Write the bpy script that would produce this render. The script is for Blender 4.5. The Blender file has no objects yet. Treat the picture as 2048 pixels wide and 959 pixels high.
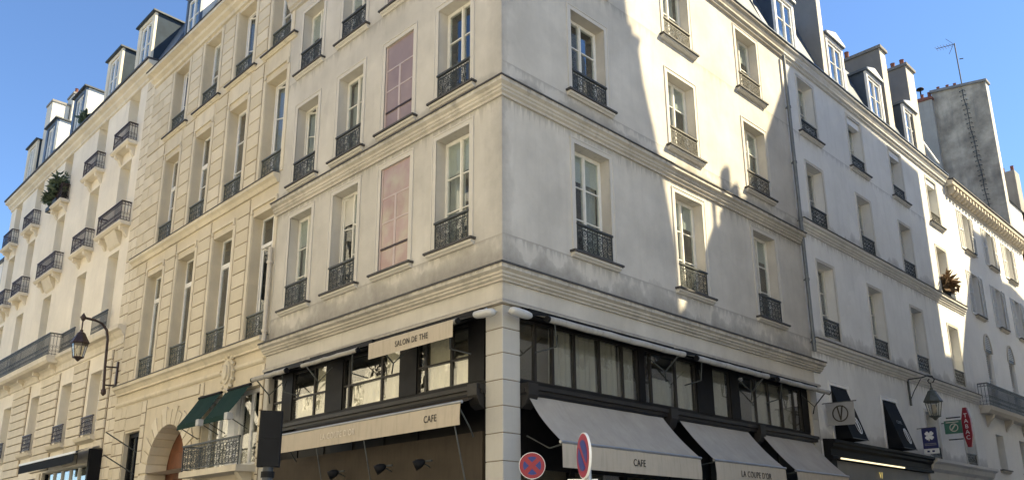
import bpy, math, random
from math import sin, cos, pi, radians
from mathutils import Vector, Matrix, Euler
random.seed(7)
S = bpy.context.scene
COL = S.collection

# ------------------------------------------------------------------ camera
cam_d = bpy.data.cameras.new('camera'); cam = bpy.data.objects.new('camera', cam_d); COL.objects.link(cam)
FW = Vector((0.67639922, 0.68537632, 0.26970982)); RT = Vector((0.71299193, -0.70114323, -0.00637802)); UP = Vector((-0.18473387, -0.19661501, 0.96292052))
m = Matrix((RT, UP, -FW)).transposed().to_4x4()
m.translation = Vector((-10.40966, -10.79996, 1.6))
cam.matrix_world = m
cam_d.sensor_width = 36.0; cam_d.lens = 36.0 * 1671.5 / 2048
cam_d.shift_y = (623.6 - 479.5) / 2048
cam_d.clip_start = 0.1; cam_d.clip_end = 2000
S.camera = cam

# ------------------------------------------------------------------ sky, sun, exposure
SUN_AZ, SUN_EL = radians(42), radians(46.4)      # azimuth measured from the normal of the right-hand facade
to_sun = Vector((sin(SUN_AZ) * cos(SUN_EL), -cos(SUN_AZ) * cos(SUN_EL), sin(SUN_EL)))
w = bpy.data.worlds.new('World'); S.world = w; w.use_nodes = True
nt = w.node_tree; bg = nt.nodes['Background']
sky = nt.nodes.new('ShaderNodeTexSky'); sky.sky_type = 'NISHITA'; sky.sun_disc = False
sky.sun_elevation = SUN_EL
sky.sun_rotation = math.atan2(to_sun.x, to_sun.y)
sky.air_density = 1.0; sky.dust_density = 0.0; sky.ozone_density = 7.0; sky.altitude = 50
nt.links.new(sky.outputs[0], bg.inputs[0]); bg.inputs[1].default_value = 0.088
sun_d = bpy.data.lights.new('sun', 'SUN'); sun = bpy.data.objects.new('sun', sun_d); COL.objects.link(sun)
sun_d.energy = 5.0; sun_d.angle = radians(0.53); sun_d.color = (1.0, 0.85, 0.56)
sun.rotation_euler = to_sun.to_track_quat('Z', 'Y').to_euler(); sun.location = (0, 0, 60)
S.view_settings.view_transform = 'Standard'; S.view_settings.look = 'None'; S.view_settings.gamma = 1.0
S.view_settings.use_curve_mapping = False
S.view_settings.exposure = 1.52
S.render.engine = 'CYCLES'

# ------------------------------------------------------------------ materials
MATS = {}
def nodes(name):
    m = bpy.data.materials.new(name); m.use_nodes = True
    t = m.node_tree; b = t.nodes['Principled BSDF']; MATS[name] = m
    return m, t, b
def lk(t, a, b): t.links.new(a, b)
def mth(t, op, a, b=None, c=None, clamp=False):
    n = t.nodes.new('ShaderNodeMath'); n.operation = op; n.use_clamp = clamp
    for i, v in enumerate((a, b, c)):
        if v is None: continue
        if isinstance(v, (int, float)): n.inputs[i].default_value = v
        else: lk(t, v, n.inputs[i])
    return n.outputs[0]
def mixc(t, fac, a, b, mode='MIX'):
    n = t.nodes.new('ShaderNodeMix'); n.data_type = 'RGBA'; n.blend_type = mode
    for s, v in ((n.inputs[0], fac), (n.inputs[6], a), (n.inputs[7], b)):
        if isinstance(v, (int, float)): s.default_value = v
        elif isinstance(v, tuple): s.default_value = (*v, 1)
        else: lk(t, v, s)
    return n.outputs[2]
def noise(t, co, scale, detail=4, rough=0.55, sc=None):
    n = t.nodes.new('ShaderNodeTexNoise'); n.inputs['Scale'].default_value = scale
    n.inputs['Detail'].default_value = detail; n.inputs['Roughness'].default_value = rough
    if sc:
        mp = t.nodes.new('ShaderNodeMapping'); mp.inputs['Scale'].default_value = sc; lk(t, co, mp.inputs[0]); co = mp.outputs[0]
    lk(t, co, n.inputs['Vector']); return n.outputs[0]
def ramp(t, v, lo, hi):
    n = t.nodes.new('ShaderNodeMapRange'); n.inputs[1].default_value = lo; n.inputs[2].default_value = hi; lk(t, v, n.inputs[0]); return n.outputs[0]
def obco(t):
    return t.nodes.new('ShaderNodeTexCoord').outputs['Object']

def plaster(name, base, dark=0.8, rough=0.9, bands=(), bump=0.25, vscale=1.0, rand=0.0, streak=0.12, edge=None, drips=()):
    m, t, b = nodes(name); co = obco(t)
    n1 = ramp(t, noise(t, co, 0.55 * vscale, 6, 0.6), 0.35, 0.68)
    n2 = ramp(t, noise(t, co, 7 * vscale, 5, 0.6), 0.3, 0.75)
    n3 = ramp(t, noise(t, co, 2.2, 5, 0.6, (1.6, 1.6, 0.18)), 0.5, 0.72)
    vo = t.nodes.new('ShaderNodeTexVoronoi'); vo.inputs['Scale'].default_value = 0.42
    wv = t.nodes.new('ShaderNodeVectorMath'); wv.operation = 'MULTIPLY_ADD'; nz = t.nodes.new('ShaderNodeTexNoise'); nz.inputs['Scale'].default_value = 1.3; nz.inputs['Detail'].default_value = 5
    lk(t, co, nz.inputs['Vector']); lk(t, nz.outputs['Color'], wv.inputs[0]); wv.inputs[1].default_value = (1.1, 1.1, 1.1); lk(t, co, wv.inputs[2]); lk(t, wv.outputs[0], vo.inputs['Vector'])
    sx_ = t.nodes.new('ShaderNodeSeparateColor'); lk(t, vo.outputs['Color'], sx_.inputs[0])
    d = tuple(c * dark for c in base)
    col = mixc(t, n1, d, base)
    col = mixc(t, mth(t, 'MULTIPLY', n2, 0.10), col, tuple(c * 0.6 for c in base))
    col = mixc(t, mth(t, 'MULTIPLY', ramp(t, sx_.outputs[0], 0.55, 0.9), 0.11), col, tuple(c * 0.55 for c in base))
    col = mixc(t, mth(t, 'MULTIPLY', n3, streak), col, (0.20, 0.185, 0.165))
    if bands or edge or drips:
        sp = t.nodes.new('ShaderNodeSeparateXYZ'); lk(t, co, sp.inputs[0])
        mask = None
        nn = ramp(t, noise(t, co, 1.1, 5, 0.62, (1, 1, 0.6)), 0.33, 0.66)
        nf = ramp(t, noise(t, co, 5.5, 5, 0.65), 0.2, 0.8)
        for z0, h, k in bands:                    # soot lying above a ledge, thinning upwards with a ragged outline
            dz = mth(t, 'SUBTRACT', sp.outputs[2], z0)
            up = mth(t, 'GREATER_THAN', dz, -0.02)
            hh = mth(t, 'MULTIPLY_ADD', nn, h * 0.8, 0.16 * h + 0.02)
            f = mth(t, 'SUBTRACT', 1.0, mth(t, 'DIVIDE', dz, hh), None, True)
            f = mth(t, 'MULTIPLY', mth(t, 'POWER', f, 0.55), up)
            f = mth(t, 'MULTIPLY', f, mth(t, 'MULTIPLY_ADD', nf, 0.5, 0.5))
            f = mth(t, 'MULTIPLY', f, k)
            mask = f if mask is None else mth(t, 'MAXIMUM', mask, f)
        if drips:
            ns = ramp(t, noise(t, co, 6.0, 4, 0.65, (1, 1, 0.05)), 0.42, 0.78)
        for z0, h, k in drips:                    # rain streaks running down from a ledge
            dz = mth(t, 'SUBTRACT', z0, sp.outputs[2])
            f = mth(t, 'SUBTRACT', 1.0, mth(t, 'DIVIDE', dz, mth(t, 'MULTIPLY_ADD', ns, h, 0.01)), None, True)
            f = mth(t, 'MULTIPLY', mth(t, 'MULTIPLY', f, mth(t, 'GREATER_THAN', dz, -0.02)), k)
            mask = f if mask is None else mth(t, 'MAXIMUM', mask, f)
        if edge:                                  # weathered strip along the exposed corner of the block
            dx = mth(t, 'ABSOLUTE', mth(t, 'SUBTRACT', sp.outputs[0], edge[0]))
            f = mth(t, 'SUBTRACT', 1.0, mth(t, 'DIVIDE', dx, mth(t, 'MULTIPLY_ADD', nn, edge[1], 0.02)), None, True)
            f = mth(t, 'MULTIPLY', mth(t, 'MULTIPLY', f, edge[2]), mth(t, 'MULTIPLY_ADD', nf, 0.6, 0.3))
            mask = f if mask is None else mth(t, 'MAXIMUM', mask, f)
        col = mixc(t, mask, col, (0.13, 0.12, 0.11))
    if rand:
        oi = t.nodes.new('ShaderNodeObjectInfo')
        hv = t.nodes.new('ShaderNodeHueSaturation'); lk(t, col, hv.inputs['Color'])
        lk(t, mth(t, 'MULTIPLY_ADD', oi.outputs['Random'], rand, 1 - rand * 0.5), hv.inputs['Value'])
        lk(t, mth(t, 'MULTIPLY_ADD', oi.outputs['Random'], -rand, 1 + rand * 0.5), hv.inputs['Saturation'])
        col = hv.outputs[0]
    lk(t, col, b.inputs['Base Color']); b.inputs['Roughness'].default_value = rough; b.inputs['Specular IOR Level'].default_value = 0.2
    bp = t.nodes.new('ShaderNodeBump'); bp.inputs['Strength'].default_value = bump; bp.inputs['Distance'].default_value = 0.02
    hgt = mth(t, 'ADD', noise(t, co, 22, 5, 0.7), mth(t, 'MULTIPLY', noise(t, co, 1.4, 3), 2.0))
    lk(t, hgt, bp.inputs['Height']); lk(t, bp.outputs[0], b.inputs['Normal'])
    return m
def simple(name, base, rough=0.6, metal=0.0, var=0.15, nscale=6, spec=0.5, bump=0.0):
    m, t, b = nodes(name); co = obco(t)
    n = ramp(t, noise(t, co, nscale, 5, 0.6), 0.3, 0.7)
    lk(t, mixc(t, n, tuple(c * (1 - var) for c in base), tuple(min(1, c * (1 + var)) for c in base)), b.inputs['Base Color'])
    b.inputs['Roughness'].default_value = rough; b.inputs['Metallic'].default_value = metal; b.inputs['Specular IOR Level'].default_value = spec
    if bump:
        bp = t.nodes.new('ShaderNodeBump'); bp.inputs['Strength'].default_value = bump; bp.inputs['Distance'].default_value = 0.02
        lk(t, noise(t, co, nscale * 2, 4), bp.inputs['Height']); lk(t, bp.outputs[0], b.inputs['Normal'])
    return m
def glass(name, tint=(0.86, 0.9, 0.9), boost=1.0, wav=0.02):
    m = bpy.data.materials.new(name); m.use_nodes = True; t = m.node_tree; t.nodes.clear(); MATS[name] = m
    o = t.nodes.new('ShaderNodeOutputMaterial'); mx = t.nodes.new('ShaderNodeMixShader')
    tr = t.nodes.new('ShaderNodeBsdfTransparent'); tr.inputs[0].default_value = (*tint, 1)
    gl = t.nodes.new('ShaderNodeBsdfGlossy'); gl.inputs['Roughness'].default_value = 0.015; gl.inputs[0].default_value = (1, 1, 1, 1)
    fr = t.nodes.new('ShaderNodeFresnel'); ge = t.nodes.new('ShaderNodeNewGeometry')
    lk(t, mth(t, 'MULTIPLY_ADD', ge.outputs['Backfacing'], 1 / 1.55 - 1.55, 1.55), fr.inputs[0])   # same reflectance from both sides of the thin pane
    co = obco(t); bp = t.nodes.new('ShaderNodeBump'); bp.inputs['Strength'].default_value = wav; bp.inputs['Distance'].default_value = 0.05
    lk(t, noise(t, co, 2.5, 2), bp.inputs['Height']); lk(t, bp.outputs[0], gl.inputs['Normal'])
    lk(t, mth(t, 'MULTIPLY_ADD', fr.outputs[0], 1.3 * boost, 0.01, True), mx.inputs[0])
    lk(t, tr.outputs[0], mx.inputs[1]); lk(t, gl.outputs[0], mx.inputs[2]); lk(t, mx.outputs[0], o.inputs[0])
    return m
def emit(name, col, st):
    m, t, b = nodes(name); b.inputs['Base Color'].default_value = (*col, 1)
    b.inputs['Emission Color'].default_value = (*col, 1); b.inputs['Emission Strength'].default_value = st
    return m
def fabric(name, base, var=0.12, tr=0.0, streak=0.25):
    m, t, b = nodes(name); co = obco(t)
    n = ramp(t, noise(t, co, 1.6, 6, 0.65), 0.3, 0.7); n2 = ramp(t, noise(t, co, 3.0, 4, 0.6, (4, 1, 0.5)), 0.48, 0.75)
    col = mixc(t, n, tuple(c * (1 - var) for c in base), base)
    col = mixc(t, mth(t, 'MULTIPLY', n2, streak), col, tuple(c * 0.45 for c in base))
    lk(t, col, b.inputs['Base Color']); b.inputs['Roughness'].default_value = 0.85; b.inputs['Specular IOR Level'].default_value = 0.2
    bp = t.nodes.new('ShaderNodeBump'); bp.inputs['Strength'].default_value = 0.3; bp.inputs['Distance'].default_value = 0.03
    lk(t, noise(t, co, 2.2, 3), bp.inputs['Height']); lk(t, bp.outputs[0], b.inputs['Normal'])
    return m

CREAM = (0.62, 0.588, 0.525)
plaster('plaster_corner_left', CREAM, 0.76, bands=[(6.70, 0.95, 0.85), (10.66, 0.45, 0.75)], edge=(-0.02, 0.75, 0.42), streak=0.14, drips=[(10.31, .8, .4), (7.36, .5, .4), (10.84, .3, .35), (14.24, .7, .35)])
plaster('plaster_corner_right', (0.67, 0.63, 0.555), 0.72, bands=[(6.70, 0.95, 0.85), (10.66, 0.55, 0.8)], edge=(0.0, 0.75, 0.55), streak=0.12, drips=[(10.31, .8, .4), (7.38, .6, .4), (11.13, .5, .35), (14.3, .7, .3)])
plaster('trim_corner', (0.60, 0.56, 0.485), 0.74, streak=0.4, bands=[(6.02, .18, .5)], drips=[(6.69, .25, .55), (10.64, .25, .55), (6.07, .2, .5), (17.15, .3, .4)])
plaster('surround_corner', (0.63, 0.60, 0.54), 0.88, streak=0.06)
plaster('pillar_stone', (0.52, 0.50, 0.45), 0.86, rand=0.12, streak=0.12)
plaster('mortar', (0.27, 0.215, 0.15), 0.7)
plaster('stone_middle', (0.72, 0.64, 0.49), 0.8, rand=0.16, streak=0.10)
plaster('wall_middle', (0.68, 0.60, 0.455), 0.8, bands=[(6.95, 0.3, 0.5), (11.66, 0.2, 0.4)], streak=0.14)
plaster('trim_middle', (0.73, 0.655, 0.51), 0.8, streak=0.25)
plaster('wall_far_left', (0.86, 0.79, 0.66), 0.86, streak=0.08)
plaster('stone_far_left', (0.77, 0.69, 0.54), 0.8, rand=0.14, streak=0.12)
plaster('trim_far_left', (0.76, 0.69, 0.56), 0.8, streak=0.2)
plaster('plaster_right', (0.86, 0.85, 0.81), 0.86, bands=[(7.42, 0.65, 0.75), (11.18, 0.65, 0.75), (4.46, 0.6, 0.65)], streak=0.10, drips=[(7.06, .7, .35), (10.82, .7, .35), (14.3, .6, .3)])
plaster('trim_right', (0.74, 0.72, 0.67), 0.82, streak=0.18)
plaster('plaster_far_right', (0.86, 0.84, 0.79), 0.9, bands=[(7.0, 0.3, 0.35)], streak=0.05)
plaster('trim_far_right', (0.64, 0.58, 0.48), 0.85, streak=0.15)
plaster('party_wall', (0.58, 0.50, 0.39), 0.42, vscale=1.7, streak=0.55, bump=0.6)
plaster('party_wall_pale', (0.42, 0.395, 0.35), 0.75, vscale=1.2, streak=0.35, bump=0.5)
plaster('stack_grey', (0.27, 0.26, 0.245), 0.75, streak=0.35)
plaster('stack_white', (0.66, 0.62, 0.54), 0.85, streak=0.15)
plaster('opposite_wall', (0.78, 0.765, 0.73), 0.92, streak=0.1)
simple('zinc', (0.115, 0.14, 0.175), 0.45, 0.35, 0.25, 1.5)
simple('zinc_dark', (0.05, 0.07, 0.10), 0.5, 0.2, 0.25, 1.2)
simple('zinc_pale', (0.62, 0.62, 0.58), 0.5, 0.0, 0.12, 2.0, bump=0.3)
simple('slate', (0.03, 0.042, 0.055), 0.6, 0, 0.3, 3)
simple('lead_edge', (0.055, 0.052, 0.05), 0.7, 0, 0.3, 5)
simple('iron', (0.05, 0.056, 0.055), 0.55, 0.1, 0.3, 8)
simple('iron_green', (0.095, 0.105, 0.09), 0.55, 0.2, 0.3, 8)
simple('iron_brown', (0.045, 0.028, 0.026), 0.5, 0.3, 0.3, 8)
simple('iron_light', (0.10, 0.095, 0.08), 0.6, 0.2, 0.3, 8)  # paler copy of iron for railings in the sun patch, light put into colour
simple('pipe_grey', (0.16, 0.175, 0.185), 0.5, 0.3, 0.25, 3)
simple('pipe_cream', (0.55, 0.50, 0.42), 0.6, 0, 0.15, 3)
simple('frame_cream', (0.74, 0.72, 0.65), 0.5, 0, 0.08, 5)
simple('frame_white', (0.82, 0.81, 0.78), 0.45, 0, 0.06, 5)
simple('frame_grey', (0.42, 0.42, 0.40), 0.5, 0, 0.1, 5)
simple('black_paint', (0.008, 0.0078, 0.0085), 0.5, 0, 0.3, 4, 0.16)
simple('brown_black_paint', (0.022, 0.02, 0.0185), 0.45, 0, 0.25, 4, 0.3)
simple('cheek_dark', (0.020, 0.034, 0.052), 0.9, 0, 0.2, 3)  # shade put into the colour; the sun itself reaches these cheeks
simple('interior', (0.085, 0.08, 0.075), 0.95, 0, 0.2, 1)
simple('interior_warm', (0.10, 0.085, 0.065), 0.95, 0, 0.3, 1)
fabric('curtain', (0.50, 0.485, 0.44), 0.15, streak=0.15)
fabric('net_curtain', (0.66, 0.62, 0.52), 0.15, streak=0.3)
fabric('cafe_curtain', (0.36, 0.345, 0.30), 0.2, streak=0.3)
fabric('blind', (0.60, 0.585, 0.53), 0.08, streak=0.05)
fabric('awning_grey', (0.44, 0.39, 0.32), 0.2, streak=0.22)
fabric('awning_valance', (0.50, 0.435, 0.34), 0.10, streak=0.3)
fabric('awning_roll', (0.46, 0.44, 0.40), 0.3, streak=0.6)
fabric('awning_green', (0.009, 0.034, 0.026), 0.2, streak=0.2)
fabric('awning_black', (0.007, 0.009, 0.012), 0.2, streak=0.2)
fabric('fascia_cloth', (0.062, 0.05, 0.037), 0.2, streak=0.3)
simple('letter_dark', (0.03, 0.027, 0.022), 0.7)
simple('letter_pale', (0.66, 0.60, 0.50), 0.7)
simple('letter_white', (0.8, 0.8, 0.8), 0.6)
simple('terracotta', (0.20, 0.075, 0.048), 0.85, 0, 0.25, 6)
simple('wood_door', (0.15, 0.055, 0.026), 0.45, 0, 0.3, 3)
simple('flood_white', (0.50, 0.50, 0.485), 0.35, 0, 0.08, 5)
simple('sign_red', (0.27, 0.007, 0.022), 0.4, 0, 0.06, 5)
simple('sign_blue', (0.010, 0.022, 0.17), 0.4, 0, 0.06, 5)
simple('sign_white', (0.75, 0.75, 0.73), 0.45, 0, 0.05, 5)
simple('sign_grey', (0.27, 0.275, 0.28), 0.6, 0, 0.08, 5)
simple('sign_green', (0.05, 0.17, 0.115), 0.5, 0, 0.1, 5)
simple('sign_navy', (0.008, 0.014, 0.10), 0.5, 0, 0.1, 5)
simple('steel', (0.35, 0.36, 0.37), 0.45, 0.7, 0.1, 5)
simple('signal_black', (0.009, 0.0095, 0.011), 0.6, 0, 0.2, 5, 0.12)
simple('signal_pole', (0.03, 0.036, 0.045), 0.45, 0.2, 0.2, 5)
simple('shutter_grey', (0.66, 0.655, 0.63), 0.6, 0, 0.08, 4)
simple('leaf', (0.075, 0.105, 0.06), 0.6, 0, 0.5, 9)
simple('leaf_dry', (0.17, 0.11, 0.06), 0.7, 0, 0.5, 9)
simple('stem', (0.09, 0.065, 0.04), 0.8)
simple('setts', (0.20, 0.205, 0.21), 0.85, 0, 0.3, 2, bump=0.4)
simple('paving', (0.36, 0.36, 0.35), 0.8, 0, 0.15, 2, bump=0.2)
simple('kerb', (0.30, 0.29, 0.27), 0.75, 0, 0.15, 3)
simple('shop_grey', (0.16, 0.155, 0.145), 0.6, 0, 0.12, 2)
glass('glass'); glass('glass_cafe', (0.96, 0.97, 0.95), 1.4, 0.06); glass('glass_lamp', (0.8, 0.8, 0.76), 0.7)
glass('glass_old', (0.8, 0.84, 0.86), 1.3, 0.06)
simple('blind_panel_frame', (0.50, 0.40, 0.37), 0.4, 0, 0.1, 3)
def rose_panel(name, a, b_, c_):
    m, t, b = nodes(name); co = obco(t)
    n1 = ramp(t, noise(t, co, 0.9, 3, 0.5, (1.2, 1.2, 1.1)), 0.35, 0.65); n2 = ramp(t, noise(t, co, 1.6, 4, 0.6), 0.42, 0.68)
    col = mixc(t, n2, mixc(t, n1, a, b_), c_)
    lk(t, col, b.inputs['Base Color']); b.inputs['Roughness'].default_value = 0.22; b.inputs['Specular IOR Level'].default_value = 0.55
    return m
rose_panel('rose_low', (0.33, 0.215, 0.20), (0.44, 0.33, 0.31), (0.45, 0.40, 0.31))
rose_panel('rose_high', (0.24, 0.17, 0.15), (0.32, 0.245, 0.215), (0.28, 0.205, 0.18))
simple('rose_bar', (0.47, 0.385, 0.36), 0.35, 0, 0.12, 3)
emit('led_strip', (1.0, 0.86, 0.5), 0.55); emit('gold_glow', (0.9, 0.68, 0.18), 0.25)

# ------------------------------------------------------------------ mesh helpers
class MB:
    def __init__(s): s.v = []; s.f = []; s.sm = []
    def add(s, vs, fs, smooth=False):
        o = len(s.v); s.v += [tuple(p) for p in vs]; s.f += [tuple(i + o for i in f) for f in fs]; s.sm += [smooth] * len(fs); return s
    def box(s, x0, x1, y0, y1, z0, z1):
        if x0 > x1: x0, x1 = x1, x0
        if y0 > y1: y0, y1 = y1, y0
        if z0 > z1: z0, z1 = z1, z0
        return s.add([(x0, y0, z0), (x1, y0, z0), (x1, y1, z0), (x0, y1, z0), (x0, y0, z1), (x1, y0, z1), (x1, y1, z1), (x0, y1, z1)],
                     [(0, 3, 2, 1), (4, 5, 6, 7), (0, 1, 5, 4), (1, 2, 6, 5), (2, 3, 7, 6), (3, 0, 4, 7)])
    def cbox(s, x0, x1, y0, y1, z0, z1, c=0.012):   # front edges chamfered (front = low y)
        if x0 > x1: x0, x1 = x1, x0
        v = [(x0 + c, y0, z0 + c), (x1 - c, y0, z0 + c), (x1 - c, y0, z1 - c), (x0 + c, y0, z1 - c),
             (x0, y0 + c, z0), (x1, y0 + c, z0), (x1, y0 + c, z1), (x0, y0 + c, z1), (x0, y1, z0), (x1, y1, z0), (x1, y1, z1), (x0, y1, z1)]
        f = [(0, 1, 2, 3), (4, 5, 1, 0), (5, 6, 2, 1), (6, 7, 3, 2), (7, 4, 0, 3), (8, 9, 5, 4), (9, 10, 6, 5), (10, 11, 7, 6), (11, 8, 4, 7), (11, 10, 9, 8)]
        return s.add(v, f)
    def quad(s, a, b, c, d): return s.add([a, b, c, d], [(0, 1, 2, 3)])
    def prism_x(s, prof, x0, x1):                   # profile of (y, z), extruded along x
        n = len(prof)
        vs = [(x0, y, z) for y, z in prof] + [(x1, y, z) for y, z in prof]
        fs = [(i, (i + 1) % n, n + (i + 1) % n, n + i) for i in range(n)] + [tuple(range(n))[::-1], tuple(range(n, 2 * n))]
        return s.add(vs, fs)
    def prism_y(s, prof, y0, y1):                   # profile of (x, z), extruded along y
        n = len(prof)
        vs = [(x, y0, z) for x, z in prof] + [(x, y1, z) for x, z in prof]
        fs = [(i, n + i, n + (i + 1) % n, (i + 1) % n) for i in range(n)] + [tuple(range(n)), tuple(range(n, 2 * n))[::-1]]
        return s.add(vs, fs)
    def prism_z(s, prof, z0, z1):
        n = len(prof)
        vs = [(x, y, z0) for x, y in prof] + [(x, y, z1) for x, y in prof]
        fs = [(i, (i + 1) % n, n + (i + 1) % n, n + i) for i in range(n)] + [tuple(range(n))[::-1], tuple(range(n, 2 * n))]
        return s.add(vs, fs)
    def tube(s, path, r, n=6, cap=True, closed=False, smooth=True):
        P = [Vector(p) for p in path]; k = len(P); vs = []; rs = r if isinstance(r, (list, tuple)) else [r] * k
        for i, p in enumerate(P):
            a = P[(i - 1) % k] if (closed or i > 0) else P[i]; b = P[(i + 1) % k] if (closed or i < k - 1) else P[i]
            d = (b - a)
            if d.length < 1e-9: d = Vector((0, 0, 1))
            d.normalize()
            u = d.cross(Vector((0, 1, 0))) if abs(d.y) < 0.9 else d.cross(Vector((1, 0, 0)))
            u.normalize(); v = d.cross(u)
            for j in range(n):
                t = 2 * pi * (j + 0.5) / n
                vs.append(p + (u * cos(t) + v * sin(t)) * rs[i])
        fs = []
        for i in range(k if closed else k - 1):
            for j in range(n):
                a = i * n + j; b = i * n + (j + 1) % n; a2 = ((i + 1) % k) * n + j; b2 = ((i + 1) % k) * n + (j + 1) % n
                fs.append((a, b, b2, a2))
        s.add(vs, fs, smooth)
        if cap and not closed: s.add([vs[j] for j in range(n)], [tuple(range(n))[::-1]]); s.add([vs[(k - 1) * n + j] for j in range(n)], [tuple(range(n))])
        return s
    def lathe(s, prof, n=12, c=(0, 0, 0), smooth=True, rot=0):
        vs = []; k = len(prof)
        for r, z in prof:
            for j in range(n):
                a = 2 * pi * j / n + rot; vs.append((c[0] + r * cos(a), c[1] + r * sin(a), c[2] + z))
        fs = [(i * n + j, i * n + (j + 1) % n, (i + 1) * n + (j + 1) % n, (i + 1) * n + j) for i in range(k - 1) for j in range(n)]
        s.add(vs, fs, smooth)
        s.add(vs[:n], [tuple(range(n))[::-1]]); s.add(vs[(k - 1) * n:], [tuple(range(n))])
        return s
    def ring(s, cx, cz, r, t, y0, y1, n=32):        # flat annulus standing in the xz plane
        vs = []; fs = []
        for j in range(n):
            a = 2 * pi * j / n
            for rr, yy in ((r, y0), (r - t, y0), (r - t, y1), (r, y1)): vs.append((cx + rr * cos(a), yy, cz + rr * sin(a)))
        for j in range(n):
            k = (j + 1) % n
            for q in range(4): fs.append((j * 4 + q, k * 4 + q, k * 4 + (q + 1) % 4, j * 4 + (q + 1) % 4))
        return s.add(vs, fs)
    def disc(s, cx, cz, r, y0, y1, n=32):
        return s.prism_y([(cx + r * cos(2 * pi * j / n), cz + r * sin(2 * pi * j / n)) for j in range(n)], y0, y1)
    def mesh(s, name, mat):
        me = bpy.data.meshes.new(name); me.from_pydata(s.v, [], s.f)
        me.polygons.foreach_set('use_smooth', s.sm); me.materials.append(MATS[mat]); me.update(); return me

def ob(name, mesh, parent=None, loc=(0, 0, 0), rz=0.0, rot=None, mat=None):
    if isinstance(mesh, MB): mesh = mesh.mesh(name, mat)
    o = bpy.data.objects.new(name, mesh); COL.objects.link(o); o.parent = parent; o.location = loc
    o.rotation_euler = rot if rot else (0, 0, rz); return o
def tag(o, label, cat, group=None):
    o['label'] = label; o['category'] = cat
    if group: o['group'] = group
    return o
def thing(name, label, cat, loc=(0, 0, 0), rz=0.0, group=None):
    o = bpy.data.objects.new(name, None); COL.objects.link(o); o.location = loc; o.rotation_euler = (0, 0, rz); o.empty_display_size = 0.3
    return tag(o, label, cat, group)
def struct(o): o['kind'] = 'structure'; return o
LEFT = -pi / 2           # frame of the left-hand street: local x = -distance from the corner, local y = into the building
CACHE = {}
def cached(key, fn):
    if key not in CACHE: CACHE[key] = fn()
    return CACHE[key]

def wall_mesh(x0, x1, z0, z1, holes, dep=0.30, thick=True):
    """front sheet with rectangular openings (x0,x1,z0,z1[,depth]) and their reveals"""
    b = MB()
    xs = sorted({x0, x1, *[h[0] for h in holes], *[h[1] for h in holes]}); zs = sorted({z0, z1, *[h[2] for h in holes], *[h[3] for h in holes]})
    xs = [x for x in xs if x0 <= x <= x1]; zs = [z for z in zs if z0 <= z <= z1]
    for i in range(len(xs) - 1):
        for j in range(len(zs) - 1):
            cx = (xs[i] + xs[i + 1]) / 2; cz = (zs[j] + zs[j + 1]) / 2
            if any(h[0] < cx < h[1] and h[2] < cz < h[3] for h in holes): continue
            b.quad((xs[i], 0, zs[j]), (xs[i + 1], 0, zs[j]), (xs[i + 1], 0, zs[j + 1]), (xs[i], 0, zs[j + 1]))
    for h in holes:
        a, c, d, e = h[:4]; dp = h[4] if len(h) > 4 else dep
        b.quad((a, 0, d), (a, 0, e), (a, dp, e), (a, dp, d)); b.quad((c, 0, d), (c, dp, d), (c, dp, e), (c, 0, e))
        b.quad((a, 0, e), (c, 0, e), (c, dp, e), (a, dp, e)); b.quad((a, 0, d), (a, dp, d), (c, dp, d), (c, 0, d))
    return b
def room_mesh(x0, x1, z0, z1, y0, y1, ribs=()):
    b = MB()
    b.quad((x0, y1, z0), (x1, y1, z0), (x1, y1, z1), (x0, y1, z1))
    b.quad((x0, y0, z0), (x0, y1, z0), (x0, y1, z1), (x0, y0, z1)); b.quad((x1, y0, z0), (x1, y0, z1), (x1, y1, z1), (x1, y1, z0))
    b.quad((x0, y0, z1), (x1, y0, z1), (x1, y1, z1), (x0, y1, z1)); b.quad((x0, y0, z0), (x0, y1, z0), (x1, y1, z0), (x1, y0, z0))
    for z in ribs: b.box(x0, x1, y0 + 0.02, y1, z, z + 0.2)
    return b
def sweep(prof, path):
    """profile of (out, z) swept along a plan polyline of (x, y); out = to the right of travel seen from above"""
    b = MB(); n = len(prof); P = [Vector(p) for p in path]; vs = []
    for i, p in enumerate(P):
        def nrm(a, c): d = (c - a).normalized(); return Vector((d.y, -d.x))
        if i == 0: q = nrm(P[0], P[1])
        elif i == len(P) - 1: q = nrm(P[-2], P[-1])
        else:
            n1, n2 = nrm(P[i - 1], p), nrm(p, P[i + 1]); q = (n1 + n2); q = q / max(1e-6, q.dot(n1))
        for o, z in prof: vs.append((p.x + q.x * o, p.y + q.y * o, z))
    fs = []
    for i in range(len(P) - 1):
        for j in range(n):
            fs.append((i * n + j, i * n + (j + 1) % n, (i + 1) * n + (j + 1) % n, (i + 1) * n + j))
    fs += [tuple(range(n))[::-1], tuple(range((len(P) - 1) * n, len(P) * n))]
    return b.add(vs, fs)

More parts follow.
